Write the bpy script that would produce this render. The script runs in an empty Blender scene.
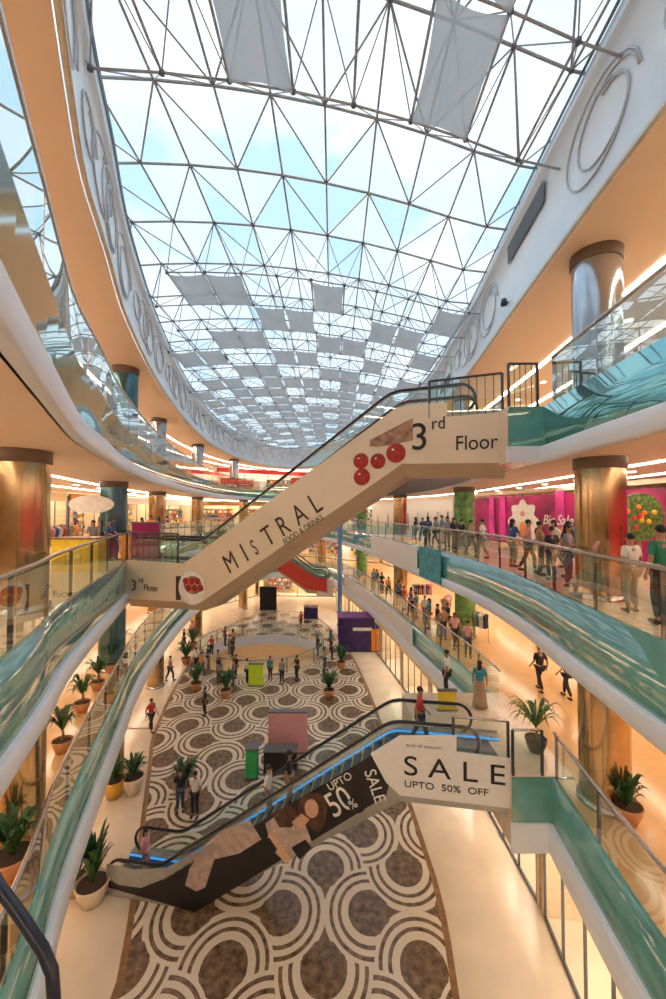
import bpy, bmesh, math, random
from mathutils import Vector, Matrix
random.seed(7)
C = bpy.context.scene.collection
PI = math.pi
# ---------------------------------------------------------------- camera
EYE = 11.9; F = 410.0; PITCH = math.atan(10.5/F)
cam = bpy.data.cameras.new('camera'); cam.sensor_fit = 'VERTICAL'; cam.sensor_height = 36.0
cam.lens = F*36.0/999.0; cam.clip_start = 0.05; cam.clip_end = 600
cobj = bpy.data.objects.new('camera', cam); C.objects.link(cobj)
cobj.location = (0, 0, EYE); cobj.rotation_euler = (PI/2+PITCH, 0, 0)
bpy.context.scene.camera = cobj
def ray(px, py):
    a = (px-333.0)/F; b = (499.5-py)/F
    return Vector((a, math.cos(PITCH)-b*math.sin(PITCH), math.sin(PITCH)+b*math.cos(PITCH)))
def at(px, py, z):
    r = ray(px, py); t = (z-EYE)/r.z
    return Vector((r.x*t, r.y*t, z))
def atY(px, py, Y):
    r = ray(px, py); t = Y/r.y
    return Vector((r.x*t, Y, EYE+r.z*t))
# ---------------------------------------------------------------- materials
M = {}
def mat(name, col, rough=0.5, metal=0.0, emit=0.0, noise=0.06, scale=6.0, bump=0.0, spec=0.5, coat=0.0, alpha=None):
    m = bpy.data.materials.new(name); m.use_nodes = True
    nt = m.node_tree; n = nt.nodes; L = nt.links
    b = n['Principled BSDF']
    b.inputs['Roughness'].default_value = rough; b.inputs['Metallic'].default_value = metal
    b.inputs['Specular IOR Level'].default_value = spec
    b.inputs['Coat Weight'].default_value = coat
    tc = n.new('ShaderNodeTexCoord'); nz = n.new('ShaderNodeTexNoise'); nz.inputs['Scale'].default_value = scale
    nz.inputs['Detail'].default_value = 3
    L.new(tc.outputs['Object'], nz.inputs['Vector'])
    rp = n.new('ShaderNodeValToRGB')
    c0 = [max(0, c*(1-noise*2)) for c in col]; c1 = [min(1, c*(1+noise)) for c in col]
    rp.color_ramp.elements[0].position = .3; rp.color_ramp.elements[1].position = .7
    rp.color_ramp.elements[0].color = (*c0, 1); rp.color_ramp.elements[1].color = (*c1, 1)
    L.new(nz.outputs['Fac'], rp.inputs['Fac']); L.new(rp.outputs['Color'], b.inputs['Base Color'])
    if emit > 0:
        b.inputs['Emission Color'].default_value = (*col, 1); b.inputs['Emission Strength'].default_value = emit
    if bump > 0:
        bp = n.new('ShaderNodeBump'); bp.inputs['Strength'].default_value = bump; bp.inputs['Distance'].default_value = .02
        L.new(nz.outputs['Fac'], bp.inputs['Height']); L.new(bp.outputs['Normal'], b.inputs['Normal'])
    M[name] = m
    return m
def glassmat(name, tint, ior=1.5, rough=0.0, body=0.0, bodycol=(1,1,1), power=4.0, fmax=1.0, trans=.5):
    m = bpy.data.materials.new(name); m.use_nodes = True
    nt = m.node_tree; n = nt.nodes; L = nt.links; n.clear()
    o = n.new('ShaderNodeOutputMaterial'); tr = n.new('ShaderNodeBsdfTransparent'); tr.inputs[0].default_value = (*tint, 1)
    gl = n.new('ShaderNodeBsdfGlossy'); gl.inputs['Roughness'].default_value = rough
    gl.inputs['Color'].default_value = (.95,1,.98,1)
    lw = n.new('ShaderNodeLayerWeight'); lw.inputs['Blend'].default_value = .5
    pw = n.new('ShaderNodeMath'); pw.operation = 'POWER'; pw.inputs[1].default_value = power; L.new(lw.outputs['Facing'], pw.inputs[0])
    f0 = ((ior-1)/(ior+1))**2*2
    fr = n.new('ShaderNodeMapRange'); fr.inputs['To Min'].default_value = f0; fr.inputs['To Max'].default_value = fmax; L.new(pw.outputs[0], fr.inputs['Value'])
    mx = n.new('ShaderNodeMixShader')
    src = tr
    if body > 0:
        df = n.new('ShaderNodeBsdfDiffuse'); df.inputs[0].default_value = (*bodycol, 1)
        tl = n.new('ShaderNodeBsdfTranslucent'); tl.inputs[0].default_value = (*bodycol, 1)
        m2 = n.new('ShaderNodeMixShader'); m2.inputs[0].default_value = trans
        L.new(df.outputs[0], m2.inputs[1]); L.new(tl.outputs[0], m2.inputs[2])
        m3 = n.new('ShaderNodeMixShader'); m3.inputs[0].default_value = body
        L.new(tr.outputs[0], m3.inputs[1]); L.new(m2.outputs[0], m3.inputs[2]); src = m3
    L.new(fr.outputs[0], mx.inputs[0]); L.new(src.outputs[0], mx.inputs[1]); L.new(gl.outputs[0], mx.inputs[2])
    L.new(mx.outputs[0], o.inputs[0]); M[name] = m
    return m
mat('floor_cream', (.80,.66,.50), .18, spec=.5, noise=.05, scale=.8)
mat('floor_gold', (.72,.45,.21), .16, noise=.06, scale=.7)
mat('floor_upper', (.78,.62,.46), .2, noise=.05)
mat('soffit', (.80,.61,.47), .6, noise=.02, scale=.4)
mat('white_lip', (.80,.84,.93), .4, noise=.02, scale=1)
mat('fascia_white', (.84,.89,.95), .35, noise=.03, scale=1)
mat('molding', (.62,.64,.68), .5)
mat('molding_gold', (.72,.62,.48), .4)
mat('grille', (.10,.11,.12), .6)
mat('teal_band', (.12,.36,.32), .04, spec=1.0, coat=1.0, noise=.08, scale=2)
mat('teal_mirror', (.22,.50,.48), .03, metal=.75, noise=.08, scale=2)
mat('steel', (.42,.40,.40), .45, metal=.1)
mat('steel_dark', (.16,.17,.19), .4, metal=.4)
mat('rail_metal', (.55,.52,.50), .22, metal=.9)
mat('post_dark', (.07,.075,.085), .35, metal=.5)
mat('black_rubber', (.012,.014,.022), .35)
mat('navy_rubber', (.012,.022,.045), .3)
mat('gold_column', (.58,.40,.22), .16, metal=.95, noise=.15, scale=1.2)
mat('silver_column', (.50,.55,.62), .18, metal=.9, noise=.1, scale=1.2)
mat('dark_column', (.10,.20,.24), .2, metal=.8, noise=.15, scale=1.2)
mat('green_wrap', (.16,.34,.10), .5, noise=.3, scale=3)
mat('steel_cap', (.16,.11,.08), .4)
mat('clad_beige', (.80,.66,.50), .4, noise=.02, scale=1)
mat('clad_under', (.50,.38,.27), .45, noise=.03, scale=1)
mat('clad_grey', (.40,.40,.38), .3, metal=.5)
mat('clad_red', (.62,.05,.03), .4)
mat('ad_black', (.012,.01,.012), .35)
mat('ink', (.06,.03,.025), .5)
mat('ink_black', (.01,.01,.01), .5)
mat('print_white', (.85,.83,.80), .5)
mat('panel_white', (.80,.77,.76), .4, noise=.02)
mat('tomato', (.45,.02,.015), .35, noise=.25, scale=9)
mat('skin_print', (.62,.38,.26), .5)
mat('cloth_print', (.50,.38,.33), .6, noise=.15, scale=5)
mat('brown_print', (.45,.24,.15), .5, noise=.3, scale=5)
mat('hair_print', (.10,.045,.03), .5, noise=.3)
mat('step_metal', (.14,.15,.17), .4, metal=.6)
mat('step_yellow', (.75,.5,.03), .5)
mat('led_blue', (.05,.35,.85), .4, emit=.8)
mat('lamp_warm', (1.0,.84,.64), .5, emit=16)
mat('lamp_white', (1.0,.90,.76), .5, emit=9)
mat('lamp_spot', (1.0,1.0,1.0), .5, emit=12)
mat('wall_warm', (.86,.66,.42), .6, noise=.05)
mat('wall_rear', (.78,.60,.40), .7, noise=.35, scale=1.6)
mat('wood', (.34,.17,.07), .4, noise=.2, scale=4)
mat('dark_shop', (.05,.045,.05), .5)
mat('magenta', (.50,.010,.17), .35, noise=.35, scale=.6)
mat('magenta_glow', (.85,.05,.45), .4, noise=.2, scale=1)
mat('crimson', (.60,.01,.08), .45)
mat('purple', (.045,.02,.13), .4, noise=.2, scale=2)
mat('violet', (.28,.06,.32), .4)
mat('teal_banner', (.03,.33,.42), .4, noise=.25, scale=3)
mat('red', (.68,.04,.04), .5)
mat('orange', (.85,.28,.04), .5)
mat('yellow', (.85,.62,.05), .5)
mat('lime', (.62,.85,.04), .5)
mat('green', (.04,.45,.12), .5)
mat('teal_cloth', (.02,.28,.34), .7)
mat('green_cloth', (.015,.20,.12), .7)
mat('blue_cloth', (.04,.10,.30), .7)
mat('pink', (.72,.36,.40), .6)
mat('white_cloth', (.78,.76,.76), .7)
mat('grey_cloth', (.28,.28,.30), .7)
mat('dark_cloth', (.02,.02,.03), .7)
mat('denim', (.05,.08,.15), .7)
mat('tan_cloth', (.42,.28,.18), .7)
mat('red_cloth', (.55,.05,.05), .7)
mat('skin', (.42,.23,.14), .5)
mat('hair', (.012,.01,.01), .5)
mat('leaf', (.05,.14,.04), .45, noise=.4, scale=8)
mat('leaf_light', (.14,.26,.07), .45, noise=.4, scale=8)
mat('soil', (.05,.03,.02), .9)
mat('pot_cream', (.72,.60,.44), .4)
mat('pot_gold', (.75,.42,.08), .3, metal=.6)
mat('pot_terracotta', (.60,.27,.11), .6)
mat('sail', (.50,.53,.56), .8)
glassmat('rail_glass', (.84,.94,.91), 1.55, power=3.2)
glassmat('mirror_glass', (.48,.66,.64), 2.1, power=1.7)
glassmat('shop_glass', (.95,.97,.96), 1.35)
glassmat('roof_clear', (.97,.985,1.0), 1.02, fmax=.25)
glassmat('roof_frit', (1,1,1), 1.02, fmax=.15, body=.78, bodycol=(.99,.99,1.0), trans=1.0)
glassmat('sail_cloth', (1,1,1), 1.02, body=.92, bodycol=(.50,.51,.53), fmax=.1)
# carpet pattern shader
def carpet_mat():
    m = bpy.data.materials.new('patterned_stone'); m.use_nodes = True
    nt = m.node_tree; n = nt.nodes; L = nt.links; b = n['Principled BSDF']; b.inputs['Roughness'].default_value = .22
    tc = n.new('ShaderNodeTexCoord'); sp = n.new('ShaderNodeSeparateXYZ'); L.new(tc.outputs['Object'], sp.inputs[0])
    def mt(op, a, c=None, d=None):
        k = n.new('ShaderNodeMath'); k.operation = op
        for i, v in enumerate((a, c, d)):
            if v is None: continue
            if isinstance(v, (int, float)): k.inputs[i].default_value = v
            else: L.new(v, k.inputs[i])
        return k.outputs[0]
    U, V = 1.30, 1.50
    ox, oy = -.24, 12.45
    x = mt('DIVIDE', mt('SUBTRACT', sp.outputs[0], ox), U); y = mt('DIVIDE', mt('SUBTRACT', sp.outputs[1], oy), V)
    i = mt('ROUND', mt('DIVIDE', x, 2.0)); j = mt('ROUND', mt('DIVIDE', y, 2.0))
    qx = mt('ABSOLUTE', mt('SUBTRACT', x, mt('MULTIPLY', i, 2.0))); qy = mt('ABSOLUTE', mt('SUBTRACT', y, mt('MULTIPLY', j, 2.0)))
    par = mt('ABSOLUTE', mt('MODULO', mt('ADD', i, j), 2.0))
    a = mt('ADD', mt('MULTIPLY', qx, mt('SUBTRACT', 1.0, par)), mt('MULTIPLY', qy, par))
    c = mt('ADD', mt('MULTIPLY', qy, mt('SUBTRACT', 1.0, par)), mt('MULTIPLY', qx, par))
    def dist(u, v): return mt('SQRT', mt('ADD', mt('MULTIPLY', u, u), mt('MULTIPLY', v, v)))
    rH = dist(mt('SUBTRACT', a, 1.0), c); rV = dist(a, mt('SUBTRACT', c, 1.0))
    def band(r, lo, hi): return mt('MULTIPLY', mt('GREATER_THAN', r, lo), mt('LESS_THAN', r, hi))
    def bands(r): return mt('ADD', mt('LESS_THAN', r, .47), mt('ADD', band(r, .63, .71), band(r, .82, .90)))
    inH = mt('LESS_THAN', rH, .98)
    keepV = mt('GREATER_THAN', c, .5)
    tip = mt('MULTIPLY', mt('GREATER_THAN', rH, 1.03), mt('MULTIPLY', mt('LESS_THAN', a, .47), mt('LESS_THAN', c, 1.0)))
    vb = mt('MINIMUM', mt('ADD', mt('MULTIPLY', bands(rV), keepV), tip), 1.0)
    dark = mt('ADD', mt('MULTIPLY', inH, bands(rH)), mt('MULTIPLY', mt('SUBTRACT', 1.0, inH), vb))
    nz = n.new('ShaderNodeTexNoise'); nz.inputs['Scale'].default_value = 5; nz.inputs['Detail'].default_value = 6
    L.new(tc.outputs['Object'], nz.inputs['Vector'])
    r1 = n.new('ShaderNodeValToRGB'); r1.color_ramp.elements[0].color = (.085,.052,.032,1); r1.color_ramp.elements[1].color = (.33,.215,.135,1)
    r1.color_ramp.elements[0].position = .3; r1.color_ramp.elements[1].position = .7
    r2 = n.new('ShaderNodeValToRGB'); r2.color_ramp.elements[0].color = (.80,.66,.50,1); r2.color_ramp.elements[1].color = (.90,.79,.64,1)
    L.new(nz.outputs['Fac'], r1.inputs[0]); L.new(nz.outputs['Fac'], r2.inputs[0])
    mx = n.new('ShaderNodeMixRGB'); L.new(dark, mx.inputs[0]); L.new(r2.outputs[0], mx.inputs[1]); L.new(r1.outputs[0], mx.inputs[2])
    L.new(mx.outputs[0], b.inputs['Base Color']); M['carpet'] = m
carpet_mat()
# ---------------------------------------------------------------- mesh helpers
class MB:
    def __init__(s): s.v = []; s.f = []; s.m = []; s.sm = []
    def add(s, vs, fs, mi=0, smooth=False):
        o = len(s.v); s.v += [tuple(v) for v in vs]
        for f in fs: s.f.append([i+o for i in f]); s.m.append(mi); s.sm.append(smooth)
        return s
    def box(s, c, d, mi=0, rz=0.0, mtx=None):
        hx, hy, hz = d[0]/2, d[1]/2, d[2]/2
        vs = [Vector((x*hx, y*hy, z*hz)) for x in (-1,1) for y in (-1,1) for z in (-1,1)]
        R = mtx if mtx is not None else Matrix.Rotation(rz, 3, 'Z')
        vs = [R @ v + Vector(c) for v in vs]
        return s.add(vs, [(0,1,3,2),(4,6,7,5),(0,4,5,1),(2,3,7,6),(0,2,6,4),(1,5,7,3)], mi)
    def bbox(s, x0,x1,y0,y1,z0,z1, mi=0): return s.box(((x0+x1)/2,(y0+y1)/2,(z0+z1)/2), (x1-x0,y1-y0,z1-z0), mi)
    def tube(s, pts, r, n=8, mi=0, closed=False, caps=True, smooth=True):
        pts = [Vector(p) for p in pts]; N = len(pts); rings = []
        rr = r if isinstance(r, (list, tuple)) else [r]*N
        up = None
        for i in range(N):
            if closed: t = pts[(i+1)%N]-pts[i-1]
            else: t = pts[min(i+1,N-1)]-pts[max(i-1,0)]
            if t.length < 1e-9: t = Vector((0,0,1))
            t.normalize()
            if up is None: up = Vector((0,0,1)) if abs(t.z) < .95 else Vector((1,0,0))
            a = t.cross(up)
            if a.length < 1e-4: a = t.cross(Vector((0,1,0)))
            a.normalize(); b = a.cross(t); up = b
            rings.append([pts[i]+(a*math.cos(2*PI*k/n)+b*math.sin(2*PI*k/n))*rr[i] for k in range(n)])
        vs = [v for ring in rings for v in ring]; fs = []
        for i in range(N if closed else N-1):
            j = (i+1)%N
            for k in range(n): fs.append((i*n+k, i*n+(k+1)%n, j*n+(k+1)%n, j*n+k))
        s.add(vs, fs, mi, smooth)
        if caps and not closed: s.add(rings[0], [tuple(range(n))], mi); s.add(rings[-1], [tuple(reversed(range(n)))], mi)
        return s
    def lathe(s, c, prof, n=24, mi=0, smooth=True, sx=1, sy=1):
        c = Vector(c); vs = []
        for (r, z) in prof:
            for k in range(n): vs.append(c+Vector((r*sx*math.cos(2*PI*k/n), r*sy*math.sin(2*PI*k/n), z)))
        fs = [(i*n+k, i*n+(k+1)%n, (i+1)*n+(k+1)%n, (i+1)*n+k) for i in range(len(prof)-1) for k in range(n)]
        return s.add(vs, fs, mi, smooth)
    def ball(s, c, r, n=12, mi=0, mtx=None):
        if not isinstance(r, (list, tuple)): r = (r, r, r)
        R = mtx if mtx is not None else Matrix.Identity(3)
        vs = []; h = n//2
        for i in range(h+1):
            ph = PI*i/h
            for k in range(n):
                th = 2*PI*k/n
                vs.append(R @ Vector((r[0]*math.sin(ph)*math.cos(th), r[1]*math.sin(ph)*math.sin(th), r[2]*math.cos(ph)))+Vector(c))
        fs = [(i*n+k, (i+1)*n+k, (i+1)*n+(k+1)%n, i*n+(k+1)%n) for i in range(h) for k in range(n)]
        return s.add(vs, fs, mi, True)
    def prism(s, poly, fr, d0, d1, mi=0):
        # poly in (a,b); fr(a,b,d) -> world
        n = len(poly)
        vs = [fr(a,b,d0) for a,b in poly]+[fr(a,b,d1) for a,b in poly]
        fs = [tuple(range(n)), tuple(reversed(range(n,2*n)))]+[(i,(i+1)%n,(i+1)%n+n,i+n) for i in range(n)]
        return s.add(vs, fs, mi)
    def mesh(s, name, mats):
        me = bpy.data.meshes.new(name); me.from_pydata(s.v, [], s.f)
        for m in (mats if isinstance(mats, (list, tuple)) else [mats]): me.materials.append(M[m] if isinstance(m, str) else m)
        me.polygons.foreach_set('material_index', s.m); me.polygons.foreach_set('use_smooth', s.sm)
        me.update(); return me
    def build(s, name, mats, parent=None):
        me = s.mesh(name, mats)
        bm = bmesh.new(); bm.from_mesh(me); bmesh.ops.remove_doubles(bm, verts=bm.verts, dist=1e-6); bmesh.ops.dissolve_degenerate(bm, edges=bm.edges, dist=1e-6)
        bmesh.ops.recalc_face_normals(bm, faces=bm.faces); bm.to_mesh(me); bm.free()
        o = bpy.data.objects.new(name, me); C.objects.link(o)
        if parent is not None:
            o.parent = parent; o.matrix_parent_inverse = pinv(parent)
        return o
def pinv(p):
    mtx = Matrix.Identity(4); q = p
    while q is not None:
        mtx = (q.matrix_basis if q.parent is None else q.matrix_parent_inverse @ q.matrix_basis) @ mtx; q = q.parent
    return mtx.inverted()
def tag(o, label=None, cat=None, group=None, kind=None):
    if label: o['label'] = label
    if cat: o['category'] = cat
    if group: o['group'] = group
    if kind: o['kind'] = kind
    return o
def thing(name, label, cat, loc=(0,0,0), rz=0, group=None):
    o = bpy.data.objects.new(name, None); C.objects.link(o); o.location = loc; o.rotation_euler = (0,0,rz)
    o.empty_display_size = .2
    return tag(o, label, cat, group)
def struct(name, mb, m, label=None, parent=None):
    o = mb.build(name, m, parent)
    if parent is None: o['kind'] = 'structure'
    if label: o['label'] = label
    return o
def dup(root, loc, rz, label=None, group=None, mats=None):
    r = root.copy(); C.objects.link(r); r.location = loc; r.rotation_euler = (0,0,rz)
    if label: r['label'] = label
    if group: r['group'] = group
    for ch in list(root.children):
        c = ch.copy(); C.objects.link(c); c.parent = r
        for g in list(ch.children):
            d = g.copy(); C.objects.link(d); d.parent = c
    return r
def text_part(s, size, fr_o, u, up, m, parent, name='lettering', sx=1.0, ext=.01, italic=0):
    cu = bpy.data.curves.new(name, 'FONT'); cu.body = s; cu.size = size; cu.extrude = ext; cu.align_x = 'LEFT'; cu.shear = italic
    o = bpy.data.objects.new(name, cu); C.objects.link(o)
    dg = bpy.context.evaluated_depsgraph_get(); me = bpy.data.meshes.new_from_object(o.evaluated_get(dg))
    bpy.data.objects.remove(o)
    u = Vector(u).normalized(); up = Vector(up); up = (up-u*up.dot(u)).normalized(); nn = u.cross(up)
    for v in me.vertices:
        c = v.co.copy(); v.co = Vector(fr_o)+u*c.x*sx+up*c.y+nn*c.z
    me.materials.clear(); me.materials.append(M[m])
    o = bpy.data.objects.new(name, me); C.objects.link(o)
    if parent is not None: o.parent = parent; o.matrix_parent_inverse = pinv(parent)
    return o
# ---------------------------------------------------------------- plan outlines (clockwise, camera end first)
A_PTS = [(0,.0),(-1.0,.55),(-1.75,1.6),(-2.5,3.0),(-3.45,4.9),(-4.1,6.2),(-4.75,7.6),(-5.5,9.7),(-6.9,13.6),(-8.75,20.5),(-10.6,30),(-11.7,40),(-11.5,49),(-9.6,57),(-6.3,61),(-2.2,58),(1.6,51),(5.0,39),(6.6,29),(6.3,19.4),(5.7,12.5),(5.4,9),(5.2,6),(5.05,3),(4.4,.9),(2.4,0)]
B_PTS = [(0,.3),(-1.6,.6),(-2.8,1.8),(-3.7,3.5),(-4.45,5.5),(-5.1,7.2),(-6.1,9.6),(-7.8,14.9),(-9.5,20.6),(-11.0,29),(-11.7,37),(-11.2,45),(-8.8,51.5),(-5,54),(-1.0,50.5),(1.4,43),(3.5,33),(4.9,23.5),(5.75,17.5),(5.85,13),(5.5,9.6),(5.2,6.4),(5.05,3),(4.4,1.2),(2.4,.45)]
def smooth_closed(pts, step=.5):
    P = [Vector(p) for p in pts]; n = len(P); out = []
    for i in range(n):
        p0, p1, p2, p3 = P[i-1], P[i], P[(i+1)%n], P[(i+2)%n]
        k = max(2, int((p2-p1).length/step))
        for j in range(k):
            t = j/k
            out.append(.5*((2*p1)+(p2-p0)*t+(2*p0-5*p1+4*p2-p3)*t*t+(3*p1-p0-3*p2+p3)*t**3))
    return out
def normals(P):
    n = len(P); out = []
    for i in range(n):
        t = (P[(i+1)%n]-P[i-1]).normalized(); out.append(Vector((-t.y, t.x)))   # clockwise path: outward
    return out
OA = smooth_closed(A_PTS); OB = smooth_closed(B_PTS)
def area(P): return sum(P[i].x*P[(i+1)%len(P)].y-P[(i+1)%len(P)].x*P[i].y for i in range(len(P)))/2
def outn(P):
    N = normals(P)
    return N if area(P) < 0 else [-v for v in N]
NA = outn(OA); NB = outn(OB)
def off(P, N, d):
    Q = [p+n*d for p, n in zip(P, N)]
    if d > 2:
        for _ in range(6): Q = [(Q[i-1]+Q[i]*2+Q[(i+1)%len(Q)])/4 for i in range(len(Q))]
    return Q
def band(mb, P, N, prof, mi=0, smooth=True, sel=None):
    """sweep an open (offset, z) profile around the closed outline"""
    n = len(P); k = len(prof); vs = []
    for (d, z) in prof:
        for p in off(P, N, d): vs.append((p.x, p.y, z))
    fs = []
    for a in range(k-1):
        for i in range(n):
            j = (i+1)%n
            if sel and not sel(P[i]): continue
            fs.append((a*n+i, a*n+j, (a+1)*n+j, (a+1)*n+i))
    return mb.add(vs, fs, mi, smooth)
# level: floor z, soffit z, outline
LEVELS = {1: (5.0, 3.15, OB, NB), 2: (9.8, 8.15, OB, NB), 3: (14.6, 13.15, OA, NA), 4: (20.6, 18.15, OA, NA)}
OUT = 12.5
for lv, (zf, zs, P, N) in LEVELS.items():
    wh = {1:'first',2:'second',3:'third',4:'fourth'}[lv]
    if lv < 4:
        struct('floor', band(MB(), P, N, [(0,zf),(3,zf),(OUT,zf)], smooth=False), 'floor_gold' if lv == 1 else 'floor_upper', 'polished walkway floor of the '+wh+' gallery')
    struct('ceiling', band(MB(), P, N, [(.02,zs),(1.5,zs),(4,zs),(OUT,zs)], smooth=False), 'soffit', 'peach ceiling under the '+wh+' gallery')
    if lv < 4:
        lip = zs+.42 if lv > 1 else zs+.75
        struct('trim_%d' % lv, band(MB(), P, N, [(.05,zs),(-.10,zs),(-.13,zs+.05),(-.13,lip-.04),(-.10,lip),(.05,lip)]), 'white_lip', 'white lip along the edge of the '+wh+' gallery')
        struct('trim_%d' % (lv+4), band(MB(), P, N, [(-.02 if lv < 3 else .03,lip),(-.02,zf+.02),(.12,zf+.02)]), 'teal_band' if lv < 3 else 'teal_mirror', 'teal glass band above the white lip of the '+wh+' gallery')
# level 4 fascia up to the skylight
ZR = 21.0
struct('wall_fascia', band(MB(), OA, NA, [(.0,18.15),(-.06,18.2),(-.06,18.38),(.0,18.42),(.02,20.7),(-.08,20.75),(-.10,21.0),(.3,21.05)]), 'fascia_white', 'white fascia below the skylight')
struct('trim_9', band(MB(), OA, NA, [(-.02,18.10),(-.10,18.10),(-.10,18.2),(-.02,18.2)]), 'molding_gold')
struct('trim_10', band(MB(), OA, NA, [(-.12,21.0),(-.16,21.06),(-.12,21.14),(-.06,21.14)]), 'steel_dark')
# swirl mouldings on the fascia
def arc_len(P):
    s = [0]
    for i in range(len(P)): s.append(s[-1]+(P[(i+1)%len(P)]-P[i]).length)
    return s
def along(P, N, S, d, s):
    T = S[-1]; s = s % T
    lo, hi = 0, len(S)-1
    while hi-lo > 1:
        m = (lo+hi)//2
        if S[m] <= s: lo = m
        else: hi = m
    t = (s-S[lo])/max(1e-9, S[lo+1]-S[lo]); a = lo % len(P); b = (lo+1) % len(P)
    p = P[a].lerp(P[b], t); n = N[a].lerp(N[b], t).normalized()
    return p+n*d, n
SA = arc_len(OA); SB = arc_len(OB)
mb = MB(); s = 2.0; k = 0
while s < SA[-1]-2:
    p, n_ = along(OA, NA, SA, 0, s)
    if p.y > 1 and (p-Vector((5.6,12.1))).length > 2.0:
        big = k % 3
        for (rad, ds) in ((1.0, 0), (.78, .25)) if big else ((.55, 0), (.9, 1.4)):
            pts = []
            for q in range(26):
                a = 2*PI*q/20*1.0
                rr = rad*(1-.012*q)
                c, nn = along(OA, NA, SA, -.015, s+ds+rr*1.35*math.cos(a)); pts.append((c.x, c.y, 19.55+rr*.98*math.sin(a)))
            mb.tube(pts, .022, 5)
    s += 2.55; k += 1
struct('trim_11', mb, 'molding', 'raised swirl mouldings on the white fascia')
mb = MB()
for (s0, ln) in ():
    pass
for px_, z_ in ((500,20.1),):
    # long dark air grille on the right fascia
    i0 = min(range(len(OA)), key=lambda i: (OA[i]-Vector((5.6,12.1))).length); s0 = SA[i0]
    vs = []; 
    for q in range(9):
        a, _ = along(OA, NA, SA, -.03, s0-1.3+q*.325); a, _ = along(OA, NA, SA, -.05, s0-1.4+q*.35); vs += [(a.x,a.y,19.9),(a.x,a.y,20.5)]
    mb.add(vs, [(2*q,2*q+2,2*q+3,2*q+1) for q in range(8)])
    i0 = min(range(len(OA)), key=lambda i: (OA[i]-Vector((6.5,24))).length); s0 = SA[i0]; vs = []
    for q in range(9):
        a, _ = along(OA, NA, SA, -.03, s0-1.3+q*.325); vs += [(a.x,a.y,19.0),(a.x,a.y,19.5)]
    mb.add(vs, [(2*q,2*q+2,2*q+3,2*q+1) for q in range(8)])
struct('trim_12', mb, 'grille', 'dark air grilles in the right fascia')
# ---------------------------------------------------------------- ground floor, patterned stone, round well
WC = at(262, 652, 0); WC = Vector((WC.x, WC.y)); WR = 5.0
def fill_poly(outer, holes, z, m, name):
    bm = bmesh.new()
    for loop in [outer]+holes:
        vs = [bm.verts.new((p[0], p[1], z)) for p in loop]
        for i in range(len(vs)): bm.edges.new((vs[i], vs[(i+1)%len(vs)]))
    bmesh.ops.triangle_fill(bm, edges=bm.edges[:], use_beauty=True)
    bmesh.ops.recalc_face_normals(bm, faces=bm.faces)
    for f in bm.faces:
        if f.normal.z < 0: f.normal_flip()
    me = bpy.data.meshes.new(name); bm.to_mesh(me); bm.free(); me.materials.append(M[m])
    o = bpy.data.objects.new(name, me); C.objects.link(o); o['kind'] = 'structure'; return o
circ = [(WC.x+WR*math.cos(2*PI*k/48), WC.y+WR*.96*math.sin(2*PI*k/48)) for k in range(48)]
fill_poly([(-26,-6),(22,-6),(22,72),(-26,72)], [circ], 0, 'floor_cream', 'floor')
CP = [(-5.15,7),(-5.2,9.9),(-5.7,12),(-8.2,18.8),(-9.6,23),(-11.0,32),(-11.0,40),(-9.3,46),(-6,48.5),(-2.5,47),(-.4,41.5),(1.2,35),(2.1,28.5),(2.8,20),(3.1,15),(3.15,12.5),(2.8,9.5),(2.5,7),(0,5.5),(-3,5.5)]
CO = smooth_closed(CP, 1.0)
o = fill_poly([(p.x,p.y) for p in CO], [circ], .008, 'carpet', 'floor'); o['label'] = 'brown and cream looping teardrop stone pattern'
CN = outn(CO)
mb = MB(); band(mb, CO, CN, [(0,.010),(.18,.010)], smooth=False)
struct('trim_13', mb, 'wood')
# well sides, basement
mb = MB(); mb.lathe((WC.x,WC.y,0), [(WR,0.0),(WR,-.9)], 48, sy=.96)
struct('trim_14', mb, 'white_lip')
mb = MB(); mb.bbox(WC.x-13,WC.x+13,WC.y-12,WC.y+13,-5.1,-5.0)
struct('floor', mb, 'floor_cream')
mb = MB()
for (x0,x1,y0,y1) in ((-13,13,13,13.1),(-13,13,-12.1,-12),(-13.1,-13,-12,13),(13,13.1,-12,13)): mb.bbox(WC.x+x0,WC.x+x1,WC.y+y0,WC.y+y1,-5,0)
struct('wall_basement', mb, 'wall_warm')
for q in range(6):  # emissive panels added to brighten the otherwise dark basement
    mb = MB(); mb.bbox(WC.x-9+q*3.2,WC.x-7.5+q*3.2,WC.y+6.5,WC.y+7.1,-1.0,-.95); tag(mb.build('ceiling_light','lamp_warm'), 'light panel added to brighten the basement below the round floor opening','light','added light panels below the round opening')
for (x0,x1,y0,y1) in ((-13,13,-12,-WR-.2),(-13,13,WR+.2,13)):
    mb = MB(); mb.bbox(WC.x+x0,WC.x+x1,WC.y+y0,WC.y+y1,-.9,-.8); struct('ceiling', mb, 'soffit')
def ring_rail(name, label, c, r, z, h=1.1, n=24, ry=.96):
    t = thing(name, label, 'railing', (c.x, c.y, z))
    P = [(c.x+r*math.cos(2*PI*k/48), c.y+r*ry*math.sin(2*PI*k/48)) for k in range(48)]
    mb = MB(); mb.tube([(x,y,z+h) for x,y in P], .045, 6, closed=True); mb.build('handrail', 'rail_metal', t)
    for k in range(0, 48, 4):
        vs = []
        for q in range(5):
            x, y = P[(k+q)%48]; vs += [(x,y,z+.02),(x,y,z+h-.04)]
        g = MB(); g.add(vs, [(2*q,2*q+2,2*q+3,2*q+1) for q in range(4)], smooth=True); g.build('glass_panel', 'rail_glass', t)
        x, y = P[k]; b = MB(); b.tube([(x,y,z),(x,y,z+h)], .035, 6); b.build('post', 'post_dark', t)
    return t
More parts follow.
